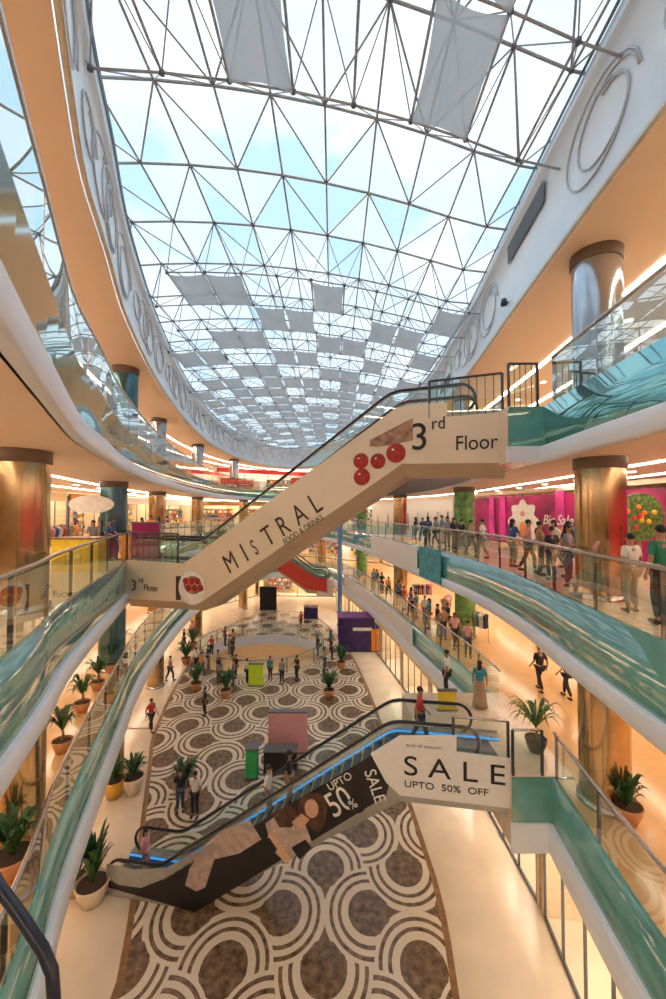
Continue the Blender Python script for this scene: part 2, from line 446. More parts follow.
ring_rail('railing', 'ring of glass railing around the round floor opening', WC, WR+.15, 0.0)
# ---------------------------------------------------------------- gallery railings
def railing(lv, label, P, N, S, zf, skip, side):
    t = thing('railing', label, 'railing', (0, 20, zf))
    T = S[-1]; npan = int(T/2.0); st = T/npan; run = []
    for i in range(npan):
        s0 = i*st; pm, _ = along(P, N, S, 0, s0+st/2)
        if skip(pm) or not side(pm):
            if run: emit_run(run, t); run = []
            continue
        g = MB(); vs = []
        for q in range(6):
            a, _ = along(P, N, S, .04, s0+.03+(st-.06)*q/5); b_, _ = along(P, N, S, .04, s0+.03+(st-.06)*q/5); vs += [(a.x,a.y,zf+.0),(b_.x,b_.y,zf+1.10)]
        g.add(vs, [(2*q,2*q+2,2*q+3,2*q+1) for q in range(5)], smooth=True)
        g.build('glass_panel', 'mirror_glass' if lv == 3 else 'rail_glass', t)
        a, nn = along(P, N, S, .10, s0); b = MB(); b.box((a.x,a.y,zf+.56), (.035,.07,1.12), rz=math.atan2(nn.y,nn.x)-PI/2); b.build('post', 'post_dark', t)
        for q in range(5):
            a, _ = along(P, N, S, .06, s0+st*q/4); run.append((a.x,a.y,zf+1.17))
    if run: emit_run(run, t)
    return t
def emit_run(run, t):
    mb = MB(); pts = [run[0]]
    for p in run[1:]:
        if (Vector(p)-Vector(pts[-1])).length > .05: pts.append(p)
    mb.tube(pts, .045, 8); mb.build('handrail', 'rail_metal', t)
lower = [(-7.2,13.0),(4.7,10.98)]
def near(p, x, y, r): return (p-Vector((x,y))).length < r
def sk1(p): return p.y < .9 or (p.x > 0 and 10.9 < p.y < 15.7)
def sk2(p): return p.y < .9 or near(p, -8.3, 17.0, 1.4)
def sk3(p): return p.y < .9 or near(p, 5.7, 12.4, 1.5)
def isl(p): return p.x < -2 or (p.y > 40 and p.x < -3)
RL = {}
for lv, sk, S in ((1,sk1,SB),(2,sk2,SB),(3,sk3,SA)):
    zf, zs, P, N = LEVELS[lv]; w = {1:'lowest',2:'middle',3:'topmost'}[lv]
    railing(lv, 'glass railing along the left edge of the %s gallery' % w, P, N, S, zf, sk, isl)
    railing(lv, 'glass railing along the right edge of the %s gallery' % w, P, N, S, zf, sk, lambda p: not isl(p))
# escalator landings on the right side: slab boxes with lip and teal band
def landing(x0, x1, y0, y1, zs, zf, lip, tn):
    mb = MB(); mb.bbox(x0,x1,y0,y1,zs,zf+.03, 0); struct('floor', mb, 'floor_upper')
    mb = MB(); mb.bbox(x0-.06,x1,y0-.08,y0-.005,zs,lip); struct('trim_%d'%tn, mb, 'white_lip')
    mb = MB(); mb.bbox(x0-.02,x1,y0-.04,y0-.005,lip,zf+.02); struct('trim_%d'%(tn+1), mb, 'teal_band')
landing(4.62,6.2,10.75,12.7,3.15,5.0,3.9,15)
landing(2.6,6.4,12.7,15.6,3.15,5.0,3.9,21)
landing(4.62,5.9,10.75,13.6,13.15,14.6,13.57,17)
def short_rail(pts, z, label, h=1.17, bars=0):
    t = thing('railing', label, 'railing', (*pts[0], z))
    mb = MB(); mb.tube([(x,y,z+h) for x,y in pts], .035, 6); mb.build('handrail', 'rail_metal' if not bars else 'post_dark', t)
    for i in range(len(pts)-1):
        (x0,y0),(x1,y1) = pts[i], pts[i+1]
        g = MB(); g.add([(x0,y0,z+.03),(x1,y1,z+.03),(x1,y1,z+h-.05),(x0,y0,z+h-.05)], [(0,1,2,3)]); g.build('glass_panel', 'rail_glass', t)
        if bars:
            for q in range(1, bars):
                x = x0+(x1-x0)*q/bars; y = y0+(y1-y0)*q/bars; b = MB(); b.tube([(x,y,z),(x,y,z+h)], .012, 5); b.build('bar', 'post_dark', t)
    for (x,y) in pts: b = MB(); b.box((x,y,z+h/2), (.06,.06,h)); b.build('post', 'post_dark', t)
    return t
short_rail([(4.66,10.8),(5.42,10.8)], 5.015, 'short glass railing on the corner right of the SALE panel')
short_rail([(4.66,10.8),(5.42,10.8)], 14.615, 'short glass railing on the corner right of the Floor sign, with dark bars', bars=5)
# ---------------------------------------------------------------- walls, rear walls, cove lights
def wallband(P, N, z0, z1, d, m, name, label=None, sel=None):
    mb = MB(); band(mb, P, N, [(d,z0),(d,z1)], smooth=False, sel=sel); return struct(name, mb, m, label)
for lv, z0, z1 in ((1,5.0,8.15),(2,9.8,13.15),(3,14.6,18.15)):
    _,_,P,N = LEVELS[lv]
    wallband(P, N, z0, z1, 11.5, 'wall_rear', 'wall_rear', 'rear wall behind the shops')
wallband(OB, NB, 0, 3.15, 8.5, 'wall_rear', 'wall_rear', 'rear wall of the ground floor')
lamps = []
n_l = 0
for lv in (1,2,3,4):
    zf, zs, P, N = LEVELS[lv]
    S = SA if P is OA else SB
    for (d, w) in ((2.7,.16),(5.2,.22)):
        T = S[-1]; seg = 12.0; k = int(T/seg)
        for i in range(k):
            s0 = i*T/k; pm, _ = along(P,N,S,0,s0+seg/2)
            if pm.y < 1.0: continue
            vs = []
            for q in range(9):
                s_ = s0+(T/k-.25)*q/8
                a, _ = along(P,N,S,d,s_); b, _ = along(P,N,S,d+w,s_)
                vs += [(a.x,a.y,zs-.03),(b.x,b.y,zs-.03),(a.x,a.y,zs+.0),(b.x,b.y,zs+.0)]
            fs = []
            for q in range(8):
                o0 = 4*q; o1 = o0+4
                fs += [(o0,o0+1,o1+1,o1),(o0,o1,o1+2,o0+2),(o0+1,o0+3,o1+3,o1+1)]
            mb = MB(); mb.add(vs, fs); o = mb.build('ceiling_light', 'lamp_warm')
            tag(o, 'thin warm strip of light curving along the gallery ceiling', 'light', 'light strips in the gallery ceilings')
# ---------------------------------------------------------------- columns
def column(x, y, z0, z1, r=.54, m='gold_column', label='', cap=False):
    t = thing('column', label, 'column', (x,y,z0))
    mb = MB(); mb.lathe((x,y,0), [(r,z0),(r,z1)], 36); mb.build('shaft', m, t)
    mb = MB(); mb.lathe((x,y,0), [(r+.05,z0),(r+.05,z0+.12),(r,z0+.14)], 36); mb.build('base', 'rail_metal', t)
    mb = MB(); mb.lathe((x,y,0), [(r+.01,z1-.28),(r+.03,z1-.26),(r+.03,z1)], 36); mb.build('collar', 'steel_cap', t)
    return t
COLS = [(-6.3,9.1,'near left'),(-9.2,18.0,'second left'),(-12.0,28,'third left'),(-12.9,39,'fourth left'),(-10.9,50,'far left'),
        (6.45,9.9,'near right'),(7.2,22.5,'second right'),(5.4,33.0,'third right'),(3.0,43,'fourth right'),(-1.5,54,'far end')]
FL = [('on the ground floor',0,3.15),('on the lowest gallery',5.0,8.15),('on the middle gallery',9.8,13.15),('on the topmost gallery',14.6,18.15)]
for (x,y,nm) in COLS:
    for (fl,z0,z1) in FL:
        if nm == 'near left' and z0 > 14: continue
        xx = x; yy = y
        if z0 > 14:
            i = min(range(len(OA)), key=lambda i: (OA[i]-Vector((x,y))).length)
            if (Vector((x,y))-OA[i]).dot(NA[i]) < .75: q = OA[i]+NA[i]*.8; xx, yy = q.x, q.y
        else:
            i = min(range(len(OB)), key=lambda i: (OB[i]-Vector((x,y))).length)
            if (Vector((x,y))-OB[i]).dot(NB[i]) < .75: q = OB[i]+NB[i]*.8; xx, yy = q.x, q.y
        if z0 < 1 and x > -2: continue
        g = nm in ('second right','fourth right') and z0 in (9.8,5.0)
        column(xx, yy, z0, z1, m='green_wrap' if g else 'dark_column' if nm == 'second left' and z0 > 1 else 'silver_column' if z0 > 14 else 'gold_column', label=('column wrapped in green, ' if g else 'round dark teal metal column, ' if nm == 'second left' and z0 > 1 else 'round silvery metal column, ' if z0 > 14 else 'round polished gold metal column, ')+nm+', '+fl)
# ---------------------------------------------------------------- shops
def wpt(P,N,S,d,s): return along(P,N,S,d,s)
SHOPC = ['wall_warm','dark_shop','wood','panel_white','wall_warm','red','wood','panel_white']
shop_n = 0
def shop(P,N,S,s0,w,z0,h,d0,sign,glass=True,label='',interior='wall_warm', goods=True):
    """storefront between arc positions s0..s0+w at outward distance d0; the room goes 3 m deep"""
    global shop_n
    a,_ = wpt(P,N,S,d0,s0); b,_ = wpt(P,N,S,d0,s0+w); m_,nn = wpt(P,N,S,d0,s0+w/2)
    u = Vector((b.x-a.x,b.y-a.y,0)); W = u.length; u.normalize(); o = Vector((nn.x,nn.y,0)); o = (o-u*o.dot(u)).normalized()
    A0 = Vector((a.x,a.y,z0))
    def fr(x,y,z): return A0+u*x+o*y+Vector((0,0,z))
    def bx(mb,x0,x1,y0,y1,z0_,z1_,mi=0):
        vs = [fr(x,y,z) for x in (x0,x1) for y in (y0,y1) for z in (z0_,z1_)]
        mb.add(vs, [(0,1,3,2),(4,6,7,5),(0,4,5,1),(2,3,7,6),(0,2,6,4),(1,5,7,3)], mi)
    t = thing('shopfront', label, 'shop', fr(W/2,0,0), group=label.replace('shop ','shops ',1))
    D = 2.8
    mb = MB(); bx(mb,0,.12,0,D,0,h); mb.build('side_wall', 'wall_warm', t)
    mb = MB(); bx(mb,W-.12,W,0,D,0,h); mb.build('side_wall', 'wall_warm', t)
    mb = MB(); bx(mb,.12,W-.12,D-.1,D,0,h); mb.build('back_wall', interior, t)
    mb = MB(); bx(mb,0,W,-.06,.12,h-.62,h); mb.build('sign_board', sign, t)
    mb = MB(); bx(mb,.4,W-.4,.6,1.4,h-.09,h-.05); mb.build('ceiling_lamp', 'lamp_white', t)
    mb = MB()
    for q in range(5):
        x = .12+(W-.3)*q/4; bx(mb,x,x+.06,0,.06,0,h-.62)
    bx(mb,.12,W-.12,0,.06,0,.1); mb.build('frame', 'steel_dark', t)
    if glass:
        for q in (0,1,3):
            x = .18+(W-.3)*q/4; mb = MB(); mb.add([fr(x,.03,.1),fr(x+(W-.3)/4-.06,.03,.1),fr(x+(W-.3)/4-.06,.03,h-.62),fr(x,.03,h-.62)], [(0,1,2,3)]); mb.build('glass_pane','shop_glass',t)
    for zz in (.5,1.1,1.7,2.2):
        mb = MB(); bx(mb,.3,W*.42,D-.5,D-.1,zz,zz+.04); bx(mb,W*.56,W-.3,D-.5,D-.1,zz,zz+.04); mb.build('shelf','wood',t)
    if goods:
        mb = MB()
        for zz in (.54,1.14,1.74,):
            x = .35
            while x < W-.5:
                ww = random.uniform(.1,.3); hh = random.uniform(.15,.42)
                if not (W*.40 < x < W*.56): bx(mb,x,x+ww,D-.45,D-.15,zz,zz+hh,random.randrange(7))
                x += ww+random.uniform(.02,.12)
        g = mb.build('goods', ['red','panel_white','blue_cloth','yellow','dark_cloth','tan_cloth','teal_cloth'], t); g['kind'] = 'stuff'
    return t, fr, W
def fillshops(lv, P, N, S, z0, h, d0, styles, skip=None, step=6.6):
    T = S[-1]; s = 0; k = 0
    while s+step < T:
        m_,_ = along(P,N,S,d0,s+step/2)
        if m_.y > 2.5 and not (skip and skip(m_)):
            st = styles[k % len(styles)]
            sidew = 'left' if m_.x < -2 else 'right'
            shop(P,N,S,s,step-.25,z0,h,d0,st[0],label='%s signed shop with lit shelves, %s side of the %s gallery' % (st[1], sidew, {1:'lowest',2:'middle',3:'topmost'}[lv]), interior=st[2])
            k += 1
        s += step
ST = [('panel_white','white','wall_warm'),('wood','brown','wall_warm'),('dark_shop','dark','panel_white'),('wall_warm','cream','wood'),('orange','orange','wall_warm'),('panel_white','pale','tan_cloth')]
STR = [('red','red','panel_white'),('wood','brown','wall_warm'),('red','bright red','red'),('panel_white','white','wall_warm')]
fillshops(1, OB, NB, SB, 5.0, 3.1, 7.6, ST)
fillshops(2, OB, NB, SB, 9.8, 3.3, 7.6, ST, skip=lambda p: p.x > 3.5 and p.y < 46)
fillshops(3, OA, NA, SA, 14.6, 3.5, 7.6, STR)
# ground: storefronts on the right just under the gallery edge, open arcade left
T = SB[-1]; s = 0
while s+5.2 < T:
    m_,_ = along(OB,NB,SB,0,s+2.6)
    if m_.y > 3 and m_.x > -1:
        shop(OB,NB,SB,s,5.0,0.0,3.12,.35,'wall_warm',label='bright glass fronted ground floor shop along the right side',interior='panel_white')
    elif m_.y > 6:
        shop(OB,NB,SB,s,5.0,0.0,3.12,5.0,'wood',label='brown fronted ground floor shop behind the columns on the left')
    s += 5.2
# ---------------------------------------------------------------- skylight
def inside(x, y, P=OA):
    c = False; n = len(P); j = n-1
    for i in range(n):
        if (P[i].y > y) != (P[j].y > y) and x < (P[j].x-P[i].x)*(y-P[i].y)/(P[j].y-P[i].y)+P[i].x: c = not c
        j = i
    return c
DX, DY = 1.30, 2.38
def rp(i, k, dz=0.0, fi=0.0, fk=0.0):
    x = -1.5+DX*(i+fi); y = 9.85+DY*(k+fk)+.18*x
    xc = -2.0 if y > 12 else 0.5-2.5*max(0, y)/12
    hw = 5.2+min(max(y,0), 40)*.1
    return Vector((x, y, 21.12+.75*max(0, 1-((x-xc)/hw)**2)+dz))
def clip(a, b):
    ia, ib = inside(a.x,a.y), inside(b.x,b.y)
    if ia and ib: return a, b
    if not ia and not ib: return None
    if ib: a, b = b, a
    lo, hi = 0.0, 1.0
    for _ in range(10):
        m = (lo+hi)/2; q = a.lerp(b, m)
        if inside(q.x, q.y): lo = m
        else: hi = m
    return a, a.lerp(b, lo)
top = MB(); thin = MB(); node = MB(); chord = MB()
def member(mb, a, b, r, n=5):
    c = clip(a, b)
    if c and (c[0]-c[1]).length > .05: mb.tube([c[0], c[1]], r, n, caps=False)
KR = range(-5, 23)
def deep(k): return k <= -1 or k >= 2
for k in KR:
    for i in range(-9, 9):
        p = rp(i,k); e = rp(i+1,k); nx = rp(i,k+1); 
        far = k > 8
        member(top, p, e, .036); member(top, p, nx, .030)
        member(top, (nx if i % 2 else p), (rp(i+1,k) if i % 2 else rp(i+1,k+1)), .024, 4)
        if deep(k):
            c = rp(i,k,-1.05,.5,.5)
            if inside(c.x, c.y):
                for q in (p, e, nx, rp(i+1,k+1)): member(thin, c, q, .015, 4)
                member(chord, c, rp(i+1,k,-1.05,.5,.5), .028, 5)
                if k % 2 == 0 and deep(k+1): member(chord, c, rp(i,k+1,-1.05,.5,.5), .03, 4)
                node.ball(c, .075, 6)
            if k <= 10 and inside(p.x,p.y): node.ball(p, .07, 6)
struct('ceiling', top, 'steel', 'skylight grid of triangulated steel members')
struct('ceiling', thin, 'steel', 'thin diagonal struts under the skylight grid')
struct('ceiling', chord, 'steel', 'lower chords of the skylight space frame')
struct('ceiling', node, 'steel_dark', 'ball nodes of the skylight space frame')
pc = MB(); pf = MB()
for k in KR:
    for i in range(-10, 10):
        c4 = [rp(i,k,.06), rp(i+1,k,.06), rp(i+1,k+1,.06), rp(i,k+1,.06)]
        if not any(inside(v.x*.97-.0, v.y) or inside(v.x,v.y) for v in c4) : continue
        for tri in ((0,1,2),(0,2,3)) if i % 2 == 0 else ((0,1,3),(1,2,3)):
            (pf if (random.random() < (.82 if k > 2 else .5)) else pc).add([c4[q] for q in tri], [(0,1,2)])
struct('window_1', pc, 'roof_clear', 'clear panes of the skylight')
struct('window_2', pf, 'roof_frit', 'frosted white panes of the skylight')
# hanging shade sails
ns = 0
def sail(i, k, w=1, l=1):
    global ns
    c4 = [rp(i,k,-1.12,.5,.5), rp(i+w,k,-1.12,.5,.5), rp(i+w,k+l,-1.12,.5,.5), rp(i,k+l,-1.12,.5,.5)]
    if not all(inside(v.x,v.y) for v in c4): return
    cen = sum(c4, Vector())/4; n_ = 6; vs = []
    for a in range(n_+1):
        for b in range(n_+1):
            u, v = a/n_, b/n_
            p = c4[0]*(1-u)*(1-v)+c4[1]*u*(1-v)+c4[2]*u*v+c4[3]*(1-u)*v
            pinch = .08*(math.sin(PI*u)*(1-2*v)*1.0), .07*(math.sin(PI*v)*(1-2*u))
            p = p+Vector((pinch[1]*w, pinch[0]*l*1.6, -.18*math.sin(PI*u)*math.sin(PI*v))); vs.append(p-cen)
    mb = MB(); mb.add(vs, [(a*(n_+1)+b,(a+1)*(n_+1)+b,(a+1)*(n_+1)+b+1,a*(n_+1)+b+1) for a in range(n_) for b in range(n_)], smooth=True)
    o = mb.build('shade_sail', 'sail_cloth'); o.location = cen; ns += 1
    tag(o, 'grey fabric shade sail stretched under the glass skylight', 'shade sail', 'shade sails under the skylight')
for k in range(2, 22):
    for i in range(-8, 7):
        if ns < 240 and (i+2*k) % 4 in (0,1,3 if k > 6 else 0) and random.random() < .9: sail(i, k)
for (i,k) in ((-3,-3),(-3,-2),(-1,-3),(-1,-2),(2,-3),(2,-2)):
    sail(i, k)
# small black spotlights hung from the frame, one lit
for q, (px, py, Y) in enumerate([(226,359,31),(330,357,31),(405,348,29),(241,404,41),(330,398,41),(375,394,38),(262,441,53),(324,424,47),(360,415,42),(352,441,53)]):
    p = atY(px, py, Y)
    t = thing('spotlight', 'small black spotlight hanging under the skylight', 'spotlight', p, group='black spotlights under the skylight')
    mb = MB(); mb.lathe(p, [(.01,.22),(.13,.2),(.17,-.12),(.15,-.16),(.01,-.16)], 12); mb.build('housing', 'post_dark', t)
    mb = MB(); mb.tube([p+Vector((0,0,.2)), p+Vector((0,0,max(.4, 20.0-p.z)))], .015, 5); mb.build('stem', 'steel_dark', t)
p = atY(312, 262, 17.5)
t = thing('lamp', 'round lit lamp glowing under the skylight', 'lamp', p)
mb = MB(); mb.ball(p, .17, 14); mb.build('bulb', 'lamp_spot', t)
mb = MB(); mb.lathe(p, [(.01,.34),(.1,.32),(.12,.16)], 12); mb.build('housing', 'steel_dark', t)
for (px,py,z,m_) in ((519,299,0,0),):
    i0 = min(range(len(OA)), key=lambda i: (OA[i]-Vector((6.1,13.5))).length); q = OA[i0]-NA[i0]*.14
    p = Vector((q.x,q.y,18.75)); t = thing('spotlight', 'small dark wall spotlight on the right white fascia', 'spotlight', p)
    mb = MB(); mb.lathe(p, [(.01,.12),(.09,.1),(.11,-.1),(.01,-.11)], 10); mb.build('housing','post_dark',t)
    mb = MB(); mb.tube([p, p+Vector((NA[i0].x*.16,NA[i0].y*.16,0))], .03, 6); mb.build('bracket','post_dark',t)
# ---------------------------------------------------------------- escalators
def escalator(label, name, P0, P1, z0, z1, s_lo, s_hi, top_line, bot_line, m_side, m_under, W=1.7, chamfer=.35, panel=None, led=None, steps=True, rail_h=.98, dark_in='clad_grey'):
    """P0,P1: plan ends of the front side. s runs P0->P1, d runs back (away from the camera)."""
    a = Vector((*P0,0)); b = Vector((*P1,0)); L_ = (b-a).length; u = (b-a).normalized(); v = Vector((-u.y,u.x,0))
    if v.y < 0: v = -v
    def fr(s, z, d): return a+u*s+v*d+Vector((0,0,z))
    t = thing(name, label, 'escalator', fr(0,z0,W/2))
    def zst(s):
        if s <= s_lo: return z0
        if s >= s_hi: return z1
        x = (s-s_lo)/(s_hi-s_lo); e = .07
        # eased ends
        if x < e: return z0+(z1-z0)*(x*x/(2*e))/(1-e)
        if x > 1-e: return z1-(z1-z0)*((1-x)**2/(2*e))/(1-e)
        return z0+(z1-z0)*(x-e/2)/(1-e)
    def lerpline(line, s):
        for (s0,q0),(s1,q1) in zip(line, line[1:]):
            if s0 <= s <= s1: return q0+(q1-q0)*(s-s0)/max(1e-6,s1-s0)
        return line[0][1] if s < line[0][0] else line[-1][1]
    poly = [(s,z+chamfer) for s,z in bot_line]+[(s,z) for s,z in reversed(top_line)]
    mb = MB(); mb.prism(poly, fr, 0, .06); mb.build('side_panel', m_side, t)
    mb = MB(); mb.prism(poly, fr, W-.06, W); mb.build('side_panel', m_side, t)
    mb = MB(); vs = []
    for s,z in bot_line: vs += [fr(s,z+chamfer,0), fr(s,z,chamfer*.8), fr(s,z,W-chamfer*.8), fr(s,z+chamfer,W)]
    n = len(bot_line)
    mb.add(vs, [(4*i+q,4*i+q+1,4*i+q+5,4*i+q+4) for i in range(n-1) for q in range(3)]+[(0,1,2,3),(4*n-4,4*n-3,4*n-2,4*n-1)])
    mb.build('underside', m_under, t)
    # inner skirts, deck
    S_ = [i*(L_)/60 for i in range(61)]
    for d0,d1 in ((.06,.30),(W-.30,W-.06)):
        mb = MB(); vs = []
        for s in S_:
            zz = zst(s)+.16
            vs += [fr(s,zz,d0), fr(s,zz,d1), fr(s,zz-.5,d1), fr(s,zz-.5,d0)]
        mb.add(vs, [(4*i+q,4*i+(q+1)%4,4*i+4+(q+1)%4,4*i+4+q) for i in range(60) for q in range(4)]); mb.build('deck', dark_in, t)
    for d in (.30, W-.30):
        if led:
            mb = MB(); mb.tube([fr(s, zst(s)+.10, d+(.03 if d < 1 else -.03)) for s in S_], .028, 6); mb.build('light_strip', led, t)
    # landing plates
    for s0,s1,zz in ((0,s_lo,z0),(s_hi,L_,z1)):
        if s1-s0 > .2:
            mb = MB(); vs = [fr(s,z,d) for s in (s0,s1) for d in (.3,W-.3) for z in (zz-.3,zz+.02)]
            mb.add(vs, [(0,1,3,2),(4,6,7,5),(0,4,5,1),(2,3,7,6),(0,2,6,4),(1,5,7,3)]); mb.build('landing_plate', 'step_metal', t)
    if steps:
        n = max(4, int((z1-z0)/.21))
        for k in range(n):
            zz = z0+(z1-z0)*(k+.6)/n
            lo, hi = s_lo, s_hi
            for _ in range(30):
                m = (lo+hi)/2
                if zst(m) < zz: lo = m
                else: hi = m
            s = lo; run = (s_hi-s_lo)/n
            mb = MB(); vs = [fr(x,z,d) for x in (s-run*.5,s+run*.52) for d in (.32,W-.32) for z in (zz-.22,zz)]
            mb.add(vs, [(0,1,3,2),(4,6,7,5),(0,4,5,1),(2,3,7,6),(0,2,6,4),(1,5,7,3)], 0)
            vs = [fr(x,z,d) for x in (s-run*.5-.01,s-run*.5+.03) for d in (.32,W-.32) for z in (zz-.02,zz+.006)]
            mb.add(vs, [(0,1,3,2),(4,6,7,5),(0,4,5,1),(2,3,7,6),(0,2,6,4),(1,5,7,3)], 1)
            mb.build('step', ['step_metal','step_yellow'], t)
    # balustrades
    for d in (.18, W-.18):
        e0, e1 = .25, L_-.9
        ss = [e0+.3+(e1-e0-.6)*i/48 for i in range(49)]
        mb = MB(); vs = []
        for s in ss: vs += [fr(s, zst(s)+.14, d), fr(s, zst(s)+rail_h-.03, d)]
        mb.add(vs, [(2*i,2*i+2,2*i+3,2*i+1) for i in range(48)], smooth=True); mb.build('glass_panel', 'rail_glass', t)
        R = (rail_h-.12)/2
        pts = [fr(s, zst(s)+rail_h, d) for s in ss]
        lo_c = (ss[0], zst(ss[0])+rail_h-R); hi_c = (ss[-1], zst(ss[-1])+rail_h-R)
        lo = [fr(lo_c[0]-R*math.sin(q), lo_c[1]+R*math.cos(q), d) for q in [PI*j/10 for j in range(10,0,-1)]]
        hi = [fr(hi_c[0]+R*math.sin(q), hi_c[1]+R*math.cos(q), d) for q in [PI*j/10 for j in range(1,11)]]
        mb = MB(); mb.tube(lo+pts+hi, .045, 8); hrl = mb.build('handrail', 'black_rubber', t)
        mb = MB(); mb.tube([q-Vector((0,0,.06)) for q in pts], .022, 6); mb.build('rail_track', 'rail_metal', hrl)
    return t, fr, L_, zst, u
# upper escalator, middle gallery (left) to topmost gallery (right)
UT = [(0,9.9),(2.9,9.9),(3.4,10.2),(11.0,15.0),(11.35,15.05),(12.5,15.05),(12.5,14.62),(14.05,14.62)]
UB = [(0,8.0),(3.7,8.15),(11.2,12.95),(14.05,12.85)]
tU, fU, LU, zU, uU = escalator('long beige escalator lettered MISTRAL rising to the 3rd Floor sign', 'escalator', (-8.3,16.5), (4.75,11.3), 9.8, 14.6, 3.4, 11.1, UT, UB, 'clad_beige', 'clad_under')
# sign writing on the upper escalator
def inc(fr, s, z, ang): return fr(s, z, -.012)
th = math.atan2(4.8, 7.6); iu = uU*math.cos(th)+Vector((0,0,math.sin(th))); iup = Vector((0,0,1))
def word(fr, txt, size, s, z, u, m, parent, sx=1.0, name='lettering', it=0): return text_part(txt, size, fr(s,z,-.012), u, Vector((0,0,1)), m, parent, name, sx, .004, it)
xs = 4.95
for ch, adv in (('M',.80),('I',.42),('S',.52),('T',.62),('R',.66),('A',.68),('L',.5)):
    word(fU, ch, .98 if ch != 'S' else .8, xs, 9.62+(xs-4.95)*math.tan(th), iu, 'ink', tU, .72 if ch not in 'S' else .5)
    xs += adv*math.cos(th)*1.08
word(fU, 'FOOD & DRINKS', .28, 7.2, 10.72, iu, 'ink', tU, .8)
word(fU, '3', 1.15, 11.42, 13.70, uU, 'ink_black', tU, 1.0); word(fU, 'rd', .52, 12.05, 14.28, uU, 'ink_black', tU, .9)
word(fU, 'Floor', .60, 12.72, 13.62, uU, 'ink_black', tU, .88)
word(fU, '3', .58, .3, 8.72, uU, 'ink_black', tU); word(fU, 'rd', .28, .68, 9.05, uU, 'ink_black', tU); word(fU, 'Floor', .34, .95, 8.76, uU, 'ink', tU, 1.0)
# printed tomatoes and board
def disc(fr, s, z, r, m, parent, name, k=24, sq=1.0, d=-.008, th_=.006):
    mb = MB(); mb.prism([(s+r*math.cos(2*PI*q/k), z+r*sq*math.sin(2*PI*q/k)) for q in range(k)], fr, d-th_, d, 0); return mb.build(name, m, parent)
for (px,py,r) in ((361,461,.25),(362,477,.27),(378,461,.24),(396,453,.30)):
    # intersect pixel ray with the side plane
    rr = ray(px,py); a0 = fU(0,0,0); nrm = Vector((uU.y,-uU.x,0)); tt = a0.dot(nrm)/rr.dot(nrm) if abs(rr.dot(nrm)) > 1e-6 else 1
    hit = rr*tt+Vector((0,0,EYE)); s_ = (Vector((hit.x,hit.y,0))-Vector((a0.x,a0.y,0))).dot(uU)
    tom = disc(fU, s_, hit.z, r, 'tomato', tU, 'printed_tomato'); disc(fU, s_-r*.3, hit.z+r*.35, r*.16, 'print_white', tom, 'printed_highlight', sq=.6, d=-.015, th_=.003)
def onside(fr, u, px, py):
    rr = ray(px,py); a0 = fr(0,0,0); nrm = Vector((u.y,-u.x,0)); tt = a0.dot(nrm)/rr.dot(nrm)
    hit = rr*tt+Vector((0,0,EYE)); return ((Vector((hit.x,hit.y,0))-Vector((a0.x,a0.y,0))).dot(u), hit.z)
def patch(fr, u, px_pts, m, parent, name, d=-.006, th_=.005):
    mb = MB(); mb.prism([onside(fr,u,*p) for p in px_pts], fr, d-th_, d); return mb.build(name, m, parent)
patch(fU, uU, [(370,440),(413,418),(413,440),(395,444),(378,447),(370,446)], 'brown_print', tU, 'printed_board')
plate = disc(fU, *onside(fU,uU,192,588), .62, 'print_white', tU, 'printed_plate'); disc(fU, *onside(fU,uU,193,585), .42, 'brown_print', plate, 'printed_food', d=-.016, sq=.8)
for q in range(6):
    s_, z_ = onside(fU,uU,186+q*3,581+(q%2)*7); disc(fU, s_, z_, .13, 'tomato', plate, 'printed_tomato', k=10, d=-.024)
patch(fU, uU, [(176,576),(181,576),(181,600),(176,600)], 'ink', tU, 'printed_fork')
# lower escalator, ground floor to lowest gallery
LT = [(0,.15),(1.6,.2),(9.2,5.2),(12.07,5.2)]
LBt = [(0,-.0),(3.0,.0),(9.2,3.9),(12.07,3.9)]
tL, fL, LL, zL, uL = escalator('dark escalator with blue light strips and a black fashion poster under it', 'escalator', (-7.2,13.0), (4.7,10.98), 0.0, 5.0, 1.6, 9.2, LT, LBt, 'clad_grey', 'clad_grey', led='led_blue', chamfer=.02)
poster = patch(fL, uL, [(110,880),(163,880),(384,747),(398,752),(386,795),(196,911),(108,886)], 'ad_black', tL, 'poster', d=-.01, th_=.03)
patch(fL, uL, [(108,862),(108,876),(120,883),(142,886),(165,877),(215,846),(215,840),(168,866),(135,868)], 'clad_grey', tL, 'end_panel', d=-.045, th_=.02)
def ink(pts, m, nm, d=-.045): patch(fL, uL, pts, m, poster, nm, d=d, th_=.004)
ink([(203,846),(222,829),(250,819),(262,838),(240,852),(215,858),(206,886),(197,890),(186,884),(190,868)], 'cloth_print', 'printed_trousers')
ink([(186,884),(197,890),(204,898),(196,902),(190,896)], 'ink_black', 'printed_shoe', -.05)
ink([(198,893),(212,886),(216,893),(204,900)], 'ink_black', 'printed_shoe', -.05)
ink([(266,822),(280,812),(296,816),(306,824),(312,840),(300,850),(288,862),(276,852),(270,840)], 'cloth_print', 'printed_top')
ink([(272,812),(290,804),(302,812),(292,826),(280,826)], 'hair_print', 'printed_hair', -.05)
ink([(296,801),(312,793),(324,800),(326,812),(314,822),(302,822),(296,812)], 'hair', 'printed_hair', -.052)
ink([(302,812),(310,818),(302,828),(292,821)], 'skin_print', 'printed_neck', -.054)
ink([(292,846),(306,838),(312,846),(300,858)], 'ink_black', 'printed_bag', -.056)
ink([(296,826),(299,800),(308,791),(321,792),(328,802),(326,820),(318,832),(312,826),(304,822)], 'hair_print', 'printed_hair', -.0525)
c_ = onside(fL,uL,312,807); disc(fL, c_[0], c_[1], .20, 'skin_print', poster, 'printed_face', sq=1.3, d=-.058, th_=.003)
